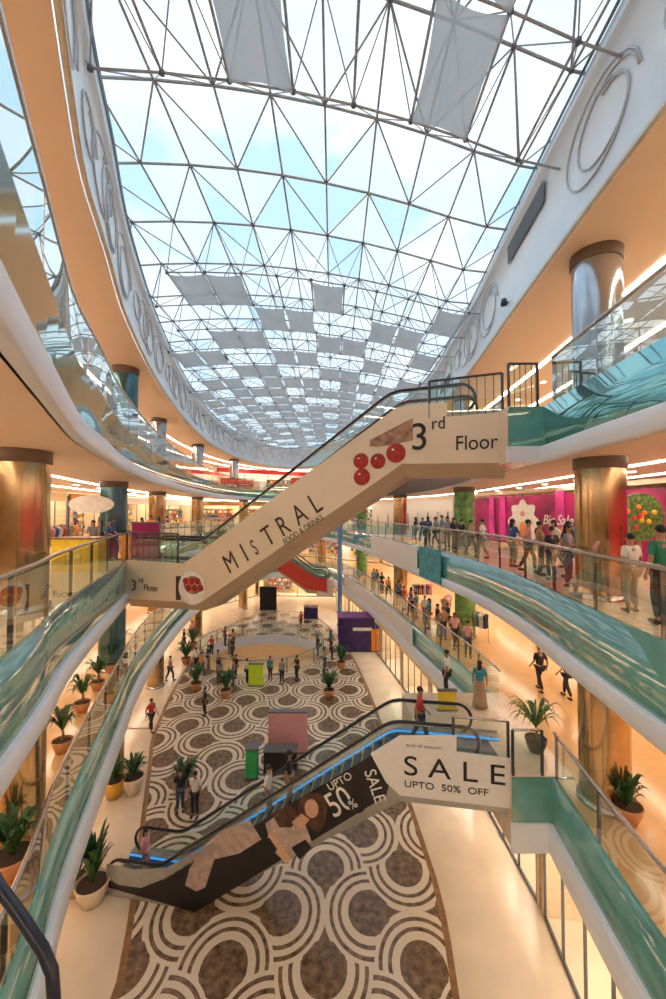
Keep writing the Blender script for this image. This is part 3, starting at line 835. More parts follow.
ink([(272,830),(284,846),(292,858),(286,862),(274,846),(268,836)], 'skin_print', 'printed_arm', -.055)
ink([(252,846),(270,836),(278,848),(264,862),(250,860)], 'ink_black', 'printed_bag', -.056)
thL = math.atan2(5.0, 7.6); iL = uL*math.cos(thL)+Vector((0,0,math.sin(thL))); iLu = Vector((0,0,1))
def pword(txt, size, px, py, m, sx=1, u=iL, up=Vector((0,0,1)), d=-.05, par=None):
    s_, z_ = onside(fL,uL,px,py); return text_part(txt, size, fL(s_,z_,d), u, up, m, par or poster, 'lettering', sx, .004)
pword('UPTO', .30, 330, 790, 'print_white'); pword('50', .95, 334, 817, 'print_white', .8)
cs = onside(fL,uL,357,803); disc(fL, cs[0], cs[1], .24, 'ad_black', poster, 'printed_ring', d=-.062, th_=.003)
pword('%', .34, 352, 808, 'print_white', 1, d=-.07)
vdir = (-uL*.62+Vector((0,0,.78)));  dn = (uL*.35-Vector((0,0,.93)))
pword('SALE', .48, 364, 770, 'print_white', .9, u=dn, up=uL)
pword('SUMMER', .16, 172, 872, 'print_white', 1, u=dn, up=uL) if False else None
# white SALE panel
sale = patch(fL, uL, [(371,752),(400,734),(456,734),(456,750),(511,757),(511,806),(400,793),(386,780)], 'panel_white', tL, 'sale_panel', d=-.05, th_=.05)
pword('S A L E', .74, 403, 772, 'ink_black', 1.22, u=uL, up=Vector((0,0,1)), d=-.11, par=sale)
pword('UPTO  50%  OFF', .25, 404, 784, 'ink_black', 1.22, u=uL, d=-.11, par=sale)
pword('end of season', .12, 406, 744, 'grey_cloth', 1.4, u=uL, d=-.11, par=sale)
# landing rails of the escalators
def esc_rail(fr, s0, s1, z, label, nb, d=.03):
    pts = [(fr(s,0,d).x, fr(s,0,d).y) for s in (s0,s1)]; return short_rail(pts, z, label, 1.1, bars=nb)
esc_rail(fU, 12.0, 14.0, 14.62, 'dark barred railing above the 3rd Floor sign', 9)
esc_rail(fL, 10.6, 12.0, 5.2, 'glass landing railing above the white SALE panel', 0)
esc_rail(fU, 0.0, 2.6, 9.9, 'dark barred railing above the smaller 3rd Floor lettering', 9)
# far red escalator, crossing from the middle to the lowest gallery
tR, fR, LR, zR, uR = escalator('small escalator with a red side panel in the distance below the MISTRAL escalator', 'escalator', (-.6,40.5), (-10.6,42.5), 5.0, 9.8, 1.2, 8.6, [(0,5.1),(1.2,5.2),(8.6,10.0),(10.2,10.0)], [(0,3.6),(2.0,3.6),(8.8,8.0),(10.2,8.0)], 'clad_beige', 'clad_under', steps=False)
mb = MB(); mb.prism([(0,5.15),(1.2,5.25),(5.6,8.0),(5.6,6.2),(2.0,4.0),(0,3.9)], fR, -.03, -.005); mb.build('red_panel', 'clad_red', tR)
mb = MB(); mb.bbox(-1.6,.0,40.7,42.4,3.4,5.0); mb.build('landing_slab', 'clad_beige', tR)
# near black handrail at the camera
p0 = [atY(-14,862,1.55), atY(0,888,1.5), atY(22,918,1.45), atY(43,950,1.42), atY(52,972,1.4), atY(54,1000,1.38), atY(54,1040,1.36)]
t = thing('handrail', 'thick dark handrail bending down in the near bottom left corner', 'handrail', p0[-1])
mb = MB(); mb.tube(p0, .020, 12); mb.build('grip', 'navy_rubber', t)
# ---------------------------------------------------------------- sky and light
w = bpy.data.worlds.new('sky'); bpy.context.scene.world = w; w.use_nodes = True
nt = w.node_tree; n = nt.nodes; L = nt.links; bg = n['Background']
tc = n.new('ShaderNodeTexCoord'); nz = n.new('ShaderNodeTexNoise'); nz.inputs['Scale'].default_value = 2.6; nz.inputs['Detail'].default_value = 5
mp = n.new('ShaderNodeMapping'); mp.inputs['Scale'].default_value = (1,1,2.2)
L.new(tc.outputs['Generated'], mp.inputs[0]); L.new(mp.outputs[0], nz.inputs['Vector'])
rp_ = n.new('ShaderNodeValToRGB'); rp_.color_ramp.elements[0].position = .45; rp_.color_ramp.elements[1].position = .58
rp_.color_ramp.elements[0].color = (.50,.74,.92,1); rp_.color_ramp.elements[1].color = (.92,.97,1,1)
L.new(nz.outputs['Fac'], rp_.inputs[0]); L.new(rp_.outputs[0], bg.inputs[0]); bg.inputs[1].default_value = 1.35
vs_ = bpy.context.scene.view_settings; vs_.view_transform = 'Standard'; vs_.look = 'None'; vs_.gamma = 1.0; vs_.exposure = 0.0
vs_.use_curve_mapping = False
mat('blue_pole', (.20,.34,.62), .35)
# ---------------------------------------------------------------- people
def skin_mesh(nm, V, E, R, root=0, sub=1, mats=('skin',)):
    me = bpy.data.meshes.new(nm); me.from_pydata([tuple(v) for v in V], E, [])
    o = bpy.data.objects.new(nm, me); C.objects.link(o)
    md = o.modifiers.new('skin', 'SKIN'); md.use_smooth_shade = True
    sv = me.skin_vertices[0].data
    for i, r in enumerate(R): sv[i].radius = (r, r) if not isinstance(r, tuple) else r; sv[i].use_root = (i == root)
    if sub: s_ = o.modifiers.new('sub', 'SUBSURF'); s_.levels = sub; s_.render_levels = sub
    dg = bpy.context.evaluated_depsgraph_get(); out = bpy.data.meshes.new_from_object(o.evaluated_get(dg)); out.name = nm
    bpy.data.objects.remove(o); bpy.data.meshes.remove(me)
    out.materials.clear()
    for m in mats: out.materials.append(M[m])
    for p in out.polygons: p.use_smooth = True
    return out
BODIES = {}
def pose_joints(pose):
    J = dict(pel=(0,0,.95), spi=(0,-.01,1.12), che=(0,0,1.30), nek=(0,.0,1.46), hd0=(0,.01,1.53), hd1=(0,.02,1.62), hd2=(0,.01,1.69))
    for s, k in ((-1,'l'),(1,'r')):
        J['sh'+k] = (s*.17,0,1.41); J['hp'+k] = (s*.09,0,.90)
        sw = s if pose == 'walk' else 0
        J['kn'+k] = (s*.095,.05+.13*sw,.50+.01*abs(sw)); J['an'+k] = (s*.10,-.02+.20*sw-(.06 if sw < 0 else 0),.09+(.05 if sw < 0 else 0)); J['to'+k] = (s*.12,.13+.20*sw-(.06 if sw < 0 else 0),.035)
        if pose == 'lean': J['el'+k] = (s*.24,.10,1.16); J['wr'+k] = (s*.20,.32,1.13)
        elif pose == 'walk': J['el'+k] = (s*.23,-.06-.08*sw,1.14); J['wr'+k] = (s*.23,.06-.16*sw,.92)
        else: J['el'+k] = (s*.23,-.03,1.14); J['wr'+k] = (s*.235,.05,.90)
    return {k: Vector(v) for k, v in J.items()}
def body_for(pose):
    if pose in BODIES: return BODIES[pose]
    J = pose_joints(pose); V = []; E = []; R = []; ix = {}
    def ad(k, v, r, par=None):
        ix[k] = len(V); V.append(Vector(v)); R.append(r)
        if par is not None: E.append((ix[par], ix[k]))
    ad('pel', J['pel'], (.145,.105)); ad('spi', J['spi'], (.125,.09), 'pel'); ad('che', J['che'], (.15,.10), 'spi'); ad('nek', J['nek'], .052, 'che')
    ad('hd0', J['hd0'], (.062,.072), 'nek'); ad('hd1', J['hd1'], (.078,.095), 'hd0'); ad('hd2', J['hd2'], (.06,.07), 'hd1')
    for k in 'lr':
        ad('sh'+k, J['sh'+k], .055, 'che'); ad('el'+k, J['el'+k], .040, 'sh'+k); ad('wr'+k, J['wr'+k], .026, 'el'+k)
        d = (J['wr'+k]-J['el'+k]).normalized(); ad('pa'+k, J['wr'+k]+d*.06, (.036,.018), 'wr'+k)
        ad('hp'+k, J['hp'+k], .085, 'pel'); ad('kn'+k, J['kn'+k], .058, 'hp'+k); ad('an'+k, J['an'+k], .038, 'kn'+k); ad('to'+k, J['to'+k], .034, 'an'+k)
    body = skin_mesh('person', V, E, R)
    # hands: five separate curled fingers, nose, ears joined into the body mesh
    mb = MB()
    for s, k in ((-1,'l'),(1,'r')):
        w = J['wr'+k]; d = (w-J['el'+k]).normalized(); side = Vector((0,1,0)) if pose != 'lean' else Vector((s*-1,0,0)); inn = Vector((-s,0,0)) if pose != 'lean' else Vector((0,0,-1))
        for q, ln in enumerate((.062,.074,.070,.054)):
            b0 = w+d*.085+side*(.026-.0175*q); b1 = b0+d*ln*.6+inn*.006; b2 = b1+d*ln*.38+inn*.022
            mb.tube([b0-d*.02,b0,b1,b2], [.0085,.0088,.008,.006], 5)
        b0 = w+d*.035+side*.028; mb.tube([b0-side*.01, b0+side*.018+d*.02+inn*.008, b0+side*.022+d*.048+inn*.016], [.011,.010,.007], 5)
    h = J['hd1']
    mb.ball(h+Vector((0,.098,-.015)), (.013,.022,.024), 6); 
    for s in (-1,1): mb.ball(h+Vector((s*.080,-.0,-.01)), (.012,.02,.03), 6)
    bm = bmesh.new(); bm.from_mesh(body); tmp = mb.mesh('tmp', 'skin'); bm.from_mesh(tmp)
    for f in bm.faces: f.smooth = True
    bm.to_mesh(body); bm.free(); bpy.data.meshes.remove(tmp)
    # shirt
    V = []; E = []; R = []; ix = {}
    ad('pel', J['pel']+Vector((0,0,-.03)), (.165,.125)); ad('spi', J['spi'], (.148,.112), 'pel'); ad('che', J['che'], (.168,.118), 'spi'); ad('nek', J['nek']+Vector((0,0,-.035)), .075, 'che')
    for k in 'lr': ad('sh'+k, J['sh'+k], .072, 'che'); ad('el'+k, J['sh'+k].lerp(J['el'+k], .85), .056, 'sh'+k)
    shirt = skin_mesh('shirt', V, E, R, mats=('white_cloth',))
    V = []; E = []; R = []; ix = {}
    ad('pel', J['pel'], (.158,.118))
    for k in 'lr': ad('hp'+k, J['hp'+k], .100, 'pel'); ad('kn'+k, J['kn'+k], .074, 'hp'+k); ad('an'+k, J['kn'+k].lerp(J['an'+k], .93), .058, 'kn'+k)
    trousers = skin_mesh('trousers', V, E, R, mats=('denim',))
    shoes = []
    for k in 'lr':
        mb = MB(); a, b = J['an'+k], J['to'+k]; c = (a+b)/2; mb.ball(Vector((c.x,c.y,max(.045,c.z-.02))), (.050,.135,.048), 10); shoes.append(mb.mesh('shoe', 'dark_cloth'))
    mb = MB(); mb.ball(h+Vector((0,-.022,.035)), (.090,.098,.085), 12); short = mb.mesh('hair', 'hair')
    mb = MB(); mb.ball(h+Vector((0,-.022,.03)), (.093,.10,.09), 12); mb.ball(h+Vector((0,-.07,-.10)), (.085,.06,.16), 10); lng = mb.mesh('hair', 'hair')
    mb = MB(); mb.lathe((0,0,0), [(.15,1.03),(.19,.90),(.21,.6),(.25,.25),(.27,.10),(.255,.10),(.19,.6)], 18, sy=.8); skirt = mb.mesh('skirt', 'tan_cloth')
    eyes = []
    for s in (-1,1): mb = MB(); mb.ball(h+Vector((s*.033,.088,.015)), (.013,.008,.008), 6); eyes.append(mb.mesh('eye', 'hair'))
    mb = MB(); mb.ball(h+Vector((0,.090,-.055)), (.024,.008,.007), 6); mouth = mb.mesh('mouth', 'brown_print')
    BODIES[pose] = dict(body=body, shirt=shirt, trousers=trousers, shoe0=shoes[0], shoe1=shoes[1], short=short, long=lng, skirt=skirt, eye0=eyes[0], eye1=eyes[1], mouth=mouth)
    return BODIES[pose]
def setmat(o, m):
    o.material_slots[0].link = 'OBJECT'; o.material_slots[0].material = M[m]
def person(label, loc, rz=0, pose='stand', top='white_cloth', bottom='denim', hair='short', skirt=False, h=1.70, group=None, scarf=None):
    B = body_for(pose); s = h/1.72
    loc = Vector(loc)
    if abs(loc.z-Z2) < .01 or (abs(loc.z-Z1) < .01 and loc.y > 15.6): loc = back(loc)
    WHO.append(loc)
    o = bpy.data.objects.new('person', B['body']); C.objects.link(o); o.location = loc; o.rotation_euler = (0,0,rz); o.scale = (s,s,s)
    tag(o, label, 'person', group)
    for nm, key, m in (('hair',hair,'hair'),('shirt','shirt',top),('skirt' if skirt else 'trousers','skirt' if skirt else 'trousers',bottom),('shoe','shoe0','dark_cloth'),('shoe','shoe1','dark_cloth'),('eye','eye0','hair'),('eye','eye1','hair'),('mouth','mouth','brown_print')):
        c = bpy.data.objects.new(nm, B[key]); C.objects.link(c); c.parent = o; setmat(c, m)
    return o
Z1, Z2, Z3 = 5.0, 9.8, 14.6
def back(p, dmin=.75):
    P, N = (OB, NB)
    i = min(range(len(P)), key=lambda i: (P[i]-Vector((p.x,p.y))).length); d = (Vector((p.x,p.y))-P[i]).dot(N[i])
    if d < dmin: q = Vector((p.x,p.y))+N[i]*(dmin-d); return Vector((q.x,q.y,p.z))
    return p
WHO = []
# middle gallery, right
person('person in a bright green shirt seen from behind at the right railing', at(640,624,Z2), 0.1, 'stand','green_cloth','dark_cloth', h=1.82)
person('person in a pale pink shirt beside the green shirted person', at(621,612,Z2), .2,'stand','white_cloth','tan_cloth', h=1.62)
person('person in a red top at the right edge of the frame on the middle gallery', at(664,606,Z2), -.3,'stand','red_cloth','dark_cloth', hair='long', h=1.7)
person('person in dark clothes leaning near the gold column before the magenta hoarding', at(569,578,Z2), PI/2,'lean','dark_cloth','dark_cloth', h=1.75)
for q,(px,py,tp,bt,lb) in enumerate([(548,580,'dark_cloth','denim','person in black walking past the words on the magenta hoarding'),(507,572,'pink','dark_cloth','person in a pink top walking along the magenta hoarding'),(452,556,'tan_cloth','dark_cloth','person in a tan top by the green wrapped column on the middle gallery'),(431,554,'dark_cloth','denim','person in a dark shirt before the white hoarding, right of the others'),(408,548,'grey_cloth','dark_cloth','person in grey before the white hoarding'),(388,545,'dark_cloth','dark_cloth','person all in black before the left end of the white hoarding')]):
    person(lb, at(px,py,Z2), random.uniform(0,6), random.choice(['walk','stand']), tp, bt, h=random.uniform(1.6,1.78))
# middle gallery, left
person('person in a blue shirt standing at the left railing beside the beige escalator', at(172,559,Z2), -PI/2-.4,'lean','blue_cloth','dark_cloth', h=1.72)
# lowest gallery right
person('person in a teal top and long brown skirt at the escalator head', at(480,709,Z1), -.4,'stand','teal_cloth','tan_cloth', hair='long', skirt=True, h=1.66)
person('person in a white shirt on the landing behind the yellow board', at(447,697,Z1), 1.2,'stand','white_cloth','dark_cloth', h=1.72)

person('person in black walking on the golden floor of the lowest gallery', at(540,691,Z1), .2,'walk','dark_cloth','dark_cloth', h=1.72)
person('shorter person in black behind the white edge of the middle gallery', at(567,698,Z1), .4,'walk','dark_cloth','dark_cloth', h=1.62)
for q,(px,py,tp,bt,lb) in enumerate([(448,632,'dark_cloth','dark_cloth','tall person in black on the lowest gallery below the teal banner'),(437,640,'tan_cloth','dark_cloth','person in a tan top close behind the tall one in black'),(411,612,'red_cloth','dark_cloth','person in a red top far along the lowest gallery'),(400,602,'dark_cloth','denim','person in a black top far along the lowest gallery'),(425,622,'white_cloth','denim','person in a white top far along the lowest gallery'),(385,598,'orange','dark_cloth','person in an orange top far along the lowest gallery'),(373,588,'grey_cloth','dark_cloth','person in a grey top at the far end of the lowest gallery'),(432,660,'pink','denim','person in a pink top near the bend of the lowest gallery railing')]):
    person(lb, at(px,py,Z1), random.uniform(0,6), random.choice(['walk','stand']), tp, bt, h=random.uniform(1.6,1.76))
# riders on the dark escalator
def rider(lb, s, d, **k):
    p = fL(s, zL(s)+.0, d); return person(lb, p, math.atan2(uL.y,uL.x)-PI/2, **k)
rider('person in a light blue shirt riding up the dark escalator', 5.15, .75, top='white_cloth', bottom='grey_cloth', h=1.7)
rider('person in a yellow green top riding up the dark escalator', 5.75, .95, top='dark_cloth', bottom='tan_cloth', hair='long', h=1.66)
rider('person in a red shirt stepping off the dark escalator', 9.75, .85, pose='walk', top='red_cloth', bottom='denim', h=1.7)
rider('person in pink at the foot of the dark escalator', .95, .85, top='pink', bottom='pink', hair='long', h=1.5)
# ground floor
G = [(151,731,'red_cloth','dark_cloth','person in dark red beside the stone pattern edge, near the gold columns','walk'),(170,681,'pink','dark_cloth','person in a pink top walking on the cream border','walk'),(205,716,'dark_cloth','dark_cloth','lone person in black on the looping stone pattern','stand'),
 (236,678,'dark_cloth','denim','leftmost person in the group at the round opening','stand'),(247,683,'white_cloth','dark_cloth','person in a white top in the group at the round opening','stand'),(270,680,'teal_cloth','dark_cloth','person in a teal top in the group at the round opening','stand'),(282,684,'grey_cloth','dark_cloth','person in a grey top in the group at the round opening','stand'),(297,680,'dark_cloth','dark_cloth','person in a black top in the group at the round opening','lean'),
 (218,672,'tan_cloth','dark_cloth','person in a tan top at the left of the round opening','stand'),(208,668,'dark_cloth','dark_cloth','person in black at the far left of the round opening','stand'),(318,656,'dark_cloth','dark_cloth','person in black at the right of the round opening','stand'),(301,628,'red_cloth','dark_cloth','person in a red top beyond the round opening','stand'),
 (195,817,'white_cloth','dark_cloth','person in a white top behind the foot of the dark escalator','stand'),(180,812,'dark_cloth','denim','person in black behind the foot of the dark escalator','stand'),(192,640,'pink','dark_cloth','person in a pink top at the far left of the cream border','stand'),(184,648,'dark_cloth','dark_cloth','person in black at the far left of the cream border','walk')]
for (px,py,tp,bt,lb,ps) in G: person(lb, at(px,py,0), random.uniform(0,6), ps, tp, bt, h=random.uniform(1.62,1.76))
# ---------------------------------------------------------------- plants
def leaves(n, r, h0, h1, wid, droop, seed):
    rnd = random.Random(seed); mb = MB()
    for _ in range(n):
        a = rnd.uniform(0,2*PI); R = r*rnd.uniform(.6,1.1); H = rnd.uniform(h0,h1); w = wid*rnd.uniform(.7,1.2); vs = []; K = 6
        for i in range(K+1):
            t = i/K; x = R*t; z = H*(math.sin(t*PI*.5*(1+droop*.55)))*(1 if droop < .3 else 1); z = H*t*(1+droop) - H*droop*1.6*t*t*t
            ww = w*math.sin(PI*min(1,.12+t*.88))**.8
            c = Vector((x*math.cos(a), x*math.sin(a), z)); sd = Vector((-math.sin(a), math.cos(a), 0))*ww/2
            vs += [c-sd, c+Vector((0,0,-ww*.25)), c+sd]
        mb.add(vs, [(3*i+q,3*i+q+1,3*i+q+4,3*i+q+3) for i in range(K) for q in range(2)], 0, True)
    return mb
def plant(label, loc, pot_r, pot_h, r, h0, h1, n=40, pot='pot_cream', leaf='leaf', wid=.09, droop=.5, seed=1, group=None, trunk=0):
    t = thing('potted_plant', label, 'plant', loc, 0, group)
    L0 = Vector(loc)
    mb = MB(); mb.lathe(L0, [(.02,0),(pot_r*.62,0),(pot_r*.95,pot_h*.6),(pot_r,pot_h),(pot_r*1.06,pot_h),(pot_r*1.06,pot_h*.9)], 22); mb.lathe(L0, [(pot_r*1.0,pot_h),(pot_r*.9,pot_h-.06)], 22); mb.build('pot', pot, t)
    mb = MB(); mb.lathe(L0, [(.0,pot_h-.05),(pot_r*.93,pot_h-.05)], 22); mb.build('soil', 'soil', t)
    if trunk:
        mb = MB(); mb.tube([L0+Vector((0,0,pot_h-.05)), L0+Vector((.03,0,pot_h+trunk*.5)), L0+Vector((0,0,pot_h+trunk))], [.05,.04,.035], 7); mb.build('stem', 'wood', t)
    m2 = leaves(n, r, h0, h1, wid, droop, seed); m2.v = [tuple(Vector(v)+L0+Vector((0,0,pot_h-.06+trunk))) for v in m2.v]; m2.build('foliage', leaf, t)
    return t
plant('tall leafy plant in a big cream pot left of the dark escalator foot', at(92,902,0), .46,.62, .55,1.1,1.9, 70, seed=2, wid=.12, droop=.25)
plant('low brown potted plant beside the big cream pot', at(76,893,0), .34,.4, .45,.4,.8, 40, 'pot_terracotta', seed=3)
plant('leafy plant in a gold pot by the gold column', at(114,797,0), .42,.75, .6,.5,1.0, 50, 'pot_gold', seed=4)
plant('leafy plant in a cream pot right of the gold pot', at(133,793,0), .42,.72, .6,.6,1.1, 50, 'pot_cream', seed=5)
plant('bushy plant in a white pot behind the dark escalator foot', at(184,796,0), .35,.5, .7,.8,1.3, 60, 'pot_cream', seed=6)
plant('bushy plant in a terracotta pot on the lowest gallery at the left', (-6.05,7.9,Z1), .36,.45, .55,.6,1.0, 50, 'pot_terracotta', 'leaf', seed=7)
plant('drooping palm in a dark pot near the escalator head railing', at(536,752,Z1), .28,.4, .85,.5,.9, 34, 'dark_shop', 'leaf_light', seed=8, wid=.08, droop=.9, trunk=.35)
plant('dark green plant by the near right gold column on the lowest gallery', at(627,822,Z1), .3,.4, .5,.5,.9, 45, 'pot_terracotta', 'leaf', seed=9)
for q,(px,py) in enumerate([(62,752),(82,712),(98,690),(110,672),(121,655)]):
    plant(['nearest','second','middle','fourth','farthest'][q]+' of the palms lining the left railing of the lowest gallery', at(px,py,Z1), .25,.35, .6,.4,.75, 34, 'pot_terracotta','leaf', seed=20+q, wid=.07, droop=.9, trunk=.3, group='palms along the left railing of the lowest gallery')
for q,(px,py) in enumerate([(222,548),(236,546),(250,544),(205,552)]):
    plant(['first','second','third','fourth'][q]+' green plant on the middle gallery behind the beige escalator', at(px,py,Z2), .3,.4, .6,.6,1.1, 34, 'pot_cream','leaf_light', seed=30+q, group='green plants on the middle gallery')
# ---------------------------------------------------------------- hoardings on the middle gallery, right
def sarc(P, S, x, y):
    i = min(range(len(P)), key=lambda i: (P[i]-Vector((x,y))).length); return S[i]
def hoarding(label, P,N,S, s0, s1, d, z0, z1, m, nm='hoarding', k=24):
    mb = MB(); vs = []
    for q in range(k+1):
        a,_ = along(P,N,S,d,s0+(s1-s0)*q/k); b,_ = along(P,N,S,d+.12,s0+(s1-s0)*q/k); vs += [(a.x,a.y,z0),(a.x,a.y,z1),(b.x,b.y,z1),(b.x,b.y,z0)]
    mb.add(vs, [(4*q+j,4*q+(j+1)%4,4*q+4+(j+1)%4,4*q+4+j) for q in range(k) for j in range(4)]+[(0,1,2,3),(4*k,4*k+3,4*k+2,4*k+1)])
    t = thing(nm, label, 'hoarding', (vs[0][0],vs[0][1],z0)); mb.build('panel', m, t)
    return t
sA = sarc(OB,SB,5.6,9); sB = sarc(OB,SB,5.0,23.0); sC = sarc(OB,SB,3.4,33.5); sD = sarc(OB,SB,-1,50)
DH = 6.6
def s_px(px, d):
    best = None
    for i in range(900):
        s_ = sD+(sA+9-sD)*i/900; a, _ = along(OB,NB,SB,d,s_)
        if a.y < 3: continue
        e = abs(333+F*a.x/a.y-px)
        if best is None or e < best[0]: best = (e, s_)
    return best[1]
sB = s_px(454, DH)
T_ = None
tm = hoarding('long magenta hoarding with a cream arched ornament and white writing', OB,NB,SB, sB, sA, DH, Z2, 12.75, 'magenta')
tw = hoarding('white hoarding with grey pictures left of the magenta one', OB,NB,SB, sD, sB-.3, DH, Z2, 12.9, 'panel_white')
tn = hoarding('magenta wall continuing to the right beyond the gold column', OB,NB,SB, sA+.3, sA+9, DH+1.0, Z2, 12.75, 'crimson')
hd = [hoarding('dark ceiling drop above the hoardings', OB,NB,SB, sD, sA+9, DH-.3, 12.9, 13.1, 'clad_beige', 'bulkhead')]
for o in hd: o['category'] = 'ceiling panel'
def hpt(px, py, d=DH-.02):
    """point on the hoarding surface seen at the pixel"""
    r = ray(px,py); best = None
    for i in range(600):
        s_ = sD+(sA+9-sD)*i/600; a, n2 = along(OB,NB,SB,d,s_)
        if a.y < 3: continue
        px2 = a.x/a.y
        e = abs(px2-r.x/r.y)
        if best is None or e < best[0]: best = (e,a,n2,s_)
    _,a,n2,s_ = best; t_ = a.y/r.y
    return Vector((a.x,a.y,EYE+r.z*t_)), n2
def on_h(px, py):
    p, n2 = hpt(px, py); o = Vector((-n2.x,-n2.y,0)); u = Vector((o.y*-1, o.x, 0))
    # u must point right as seen from the void
    if u.dot(Vector((1,-1,0))) < 0: u = -u
    return p, u, o
p, u, o_ = on_h(524, 522)
def hfr(p,u,o_): return lambda a,b,d: p+u*a+Vector((0,0,b))+o_*d
fr = hfr(p,u,o_)
sc = [(1.9*( .62+.10*math.cos(8*a))*math.sin(a)*1.15, 1.55*(.80+.08*math.cos(8*a))*math.cos(a)) for a in [2*PI*q/64 for q in range(64)]]
mb = MB(); mb.prism(sc, fr, .06, .02); orn = mb.build('ornament', 'print_white', tm)
mb = MB(); mb.prism([(.30*math.cos(a), -.55+.55*math.sin(a)) for a in [PI*q/12 for q in range(13)]]+[(-.30,-1.2),(.30,-1.2)], fr, .09, .065); mb.build('arch', 'orange', orn)
mb = MB(); mb.prism([(.22*math.cos(a), .5+.16*math.sin(a)) for a in [2*PI*q/20 for q in range(20)]], fr, .09, .065); mb.build('motif', 'pink', orn)
p, u, o_ = on_h(543, 524); text_part('Big Sale', .75, p+o_*.05, u, (0,0,1), 'print_white', tm, italic=.3)
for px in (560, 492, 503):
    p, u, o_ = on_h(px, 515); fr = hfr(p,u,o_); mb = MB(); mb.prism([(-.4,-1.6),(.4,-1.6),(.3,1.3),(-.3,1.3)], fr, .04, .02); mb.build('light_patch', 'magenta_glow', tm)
p, u, o_ = on_h(392, 527)
for q in range(8):
    px = 378+q*10; p,u,o_ = on_h(px, 522); fr = hfr(p,u,o_); mb = MB(); mb.prism([(-.35,-1.3),(.35,-1.3),(.3,-.1),(.12,.5),(.15,.9),(-.15,.9),(-.12,.5),(-.3,-.1)], fr, .04, .02); mb.build('printed_figure', 'grey_cloth' if q % 2 else 'sail', tw)
# green round floral panel right of the gold column
q_ = atY(641, 517, 14.5)
t = thing('floral_disc', 'round green floral panel in front of the magenta wall', 'decoration', (q_.x, q_.y, Z2))
mb = MB(); mb.prism([(.85*math.cos(a), .85*math.sin(a)) for a in [2*PI*k/36 for k in range(36)]], lambda a,b,d: Vector((q_.x+a, q_.y+d, q_.z+b)), 0, .12); mb.build('disc', 'leaf_light', t)
mb = MB()
for k in range(10):
    a = k*2.4; r_ = .06*k; mb.ball((q_.x+r_*math.cos(a), q_.y-.03, q_.z+r_*math.sin(a)), (.1,.05,.1), 8, mi=k % 3)
fl_ = mb.build('flowers', ['orange','red','yellow'], t); fl_['kind'] = 'stuff'
mb = MB(); mb.box((q_.x,q_.y+.1,(Z2+q_.z)/2-.3), (.12,.1,q_.z-Z2-.6)); mb.build('stand', 'wood', t)
# ---------------------------------------------------------------- banners on the gallery edges
def edge_banner(label, P,N,S, px0, px1, z0, z1, m, dd=-.16):
    def s_at(px):
        best = None
        for i in range(700):
            s_ = S[-1]*i/700; a,_ = along(P,N,S,dd,s_)
            if a.y < 2 or a.x < -2: continue
            e = abs(333+F*a.x/a.y-px)
            if best is None or e < best[0]: best = (e, s_)
        return best[1]
    s0, s1 = s_at(px0), s_at(px1); k = 10; vs = []
    for q in range(k+1):
        a,_ = along(P,N,S,dd,s0+(s1-s0)*q/k); b,_ = along(P,N,S,dd-.03,s0+(s1-s0)*q/k); vs += [(a.x,a.y,z0),(a.x,a.y,z1),(b.x,b.y,z1),(b.x,b.y,z0)]
    mb = MB(); mb.add(vs, [(4*q+j,4*q+(j+1)%4,4*q+4+(j+1)%4,4*q+4+j) for q in range(k) for j in range(4)]+[(0,1,2,3),(4*k,4*k+3,4*k+2,4*k+1)])
    return tag(mb.build('banner', m), label, 'banner')
edge_banner('teal banner hung on the right edge of the middle gallery', OB,NB,SB, 419,441, 8.25, 9.9, 'teal_banner')
edge_banner('long white banner hung on the middle gallery edge left of the teal one', OB,NB,SB, 371,417, 8.55, 9.8, 'panel_white')
edge_banner('pale printed banner along the curved edge of the lowest gallery', OB,NB,SB, 345,412, 3.95, 5.05, 'panel_white')
# patterned dark banner under the 3rd floor sign, on the far topmost gallery edge
mb = MB()
edge_banner('dark banner with pale tangled print on the topmost gallery edge', OA,NA,SA, 385,470, 13.2, 14.5, 'ad_black', -.2)
# ---------------------------------------------------------------- kiosks, boards and other props
def boxthing(name, label, cat, c, dims, m, part='panel', rz=0, trim='steel_dark', legs=True):
    t = thing(name, label, cat, c, rz)
    c = Vector(c); R = Matrix.Rotation(rz, 3, 'Z')
    mb = MB(); mb.box(c+Vector((0,0,dims[2]/2+.06)), dims, rz=rz); mb.build(part, m, t)
    mb = MB(); mb.box(c+Vector((0,0,.03)), (dims[0]+.08,dims[1]+.12,.06), rz=rz); mb.box(c+Vector((0,0,dims[2]+.09)), (dims[0]+.06,dims[1]+.06,.06), rz=rz); mb.build('frame', trim, t)
    return t
p = at(360,652,0)
t = thing('kiosk', 'dark purple boxed kiosk under the far curve of the lowest gallery', 'kiosk', p)
mb = MB(); mb.box(p+Vector((0,.9,1.4)), (3.6,1.8,2.8)); mb.build('walls', 'purple', t)
mb = MB(); mb.box(p+Vector((.2,-.03,1.9)), (1.6,.05,.25)); mb.build('lettering_panel', 'print_white', t)
mb = MB(); mb.box(p+Vector((-1.83,.9,1.7)), (.05,1.3,1.6)); mb.build('side_print', 'violet', t)
mb = MB(); mb.box(p+Vector((1.3,-.05,1.0)), (.7,.06,1.8)); mb.build('poster', 'orange', t)
mb = MB(); mb.box(p+Vector((0,.9,2.85)), (3.8,2.0,.1)); mb.build('roof', 'violet', t)
t = boxthing('board', 'pinkish white display board behind the escalator riders', 'board', at(288,752,0), (1.9,.3,1.9), 'pink')
boxthing('cabinet', 'black cabinet in front of the pinkish display board', 'cabinet', at(281,770,0)+Vector((0,.0,0)), (1.5,.6,.9), 'ad_black', 'body')
boxthing('bin', 'bright green box left of the black cabinet', 'bin', at(252,776,0), (.5,.5,1.2), 'green', 'body')
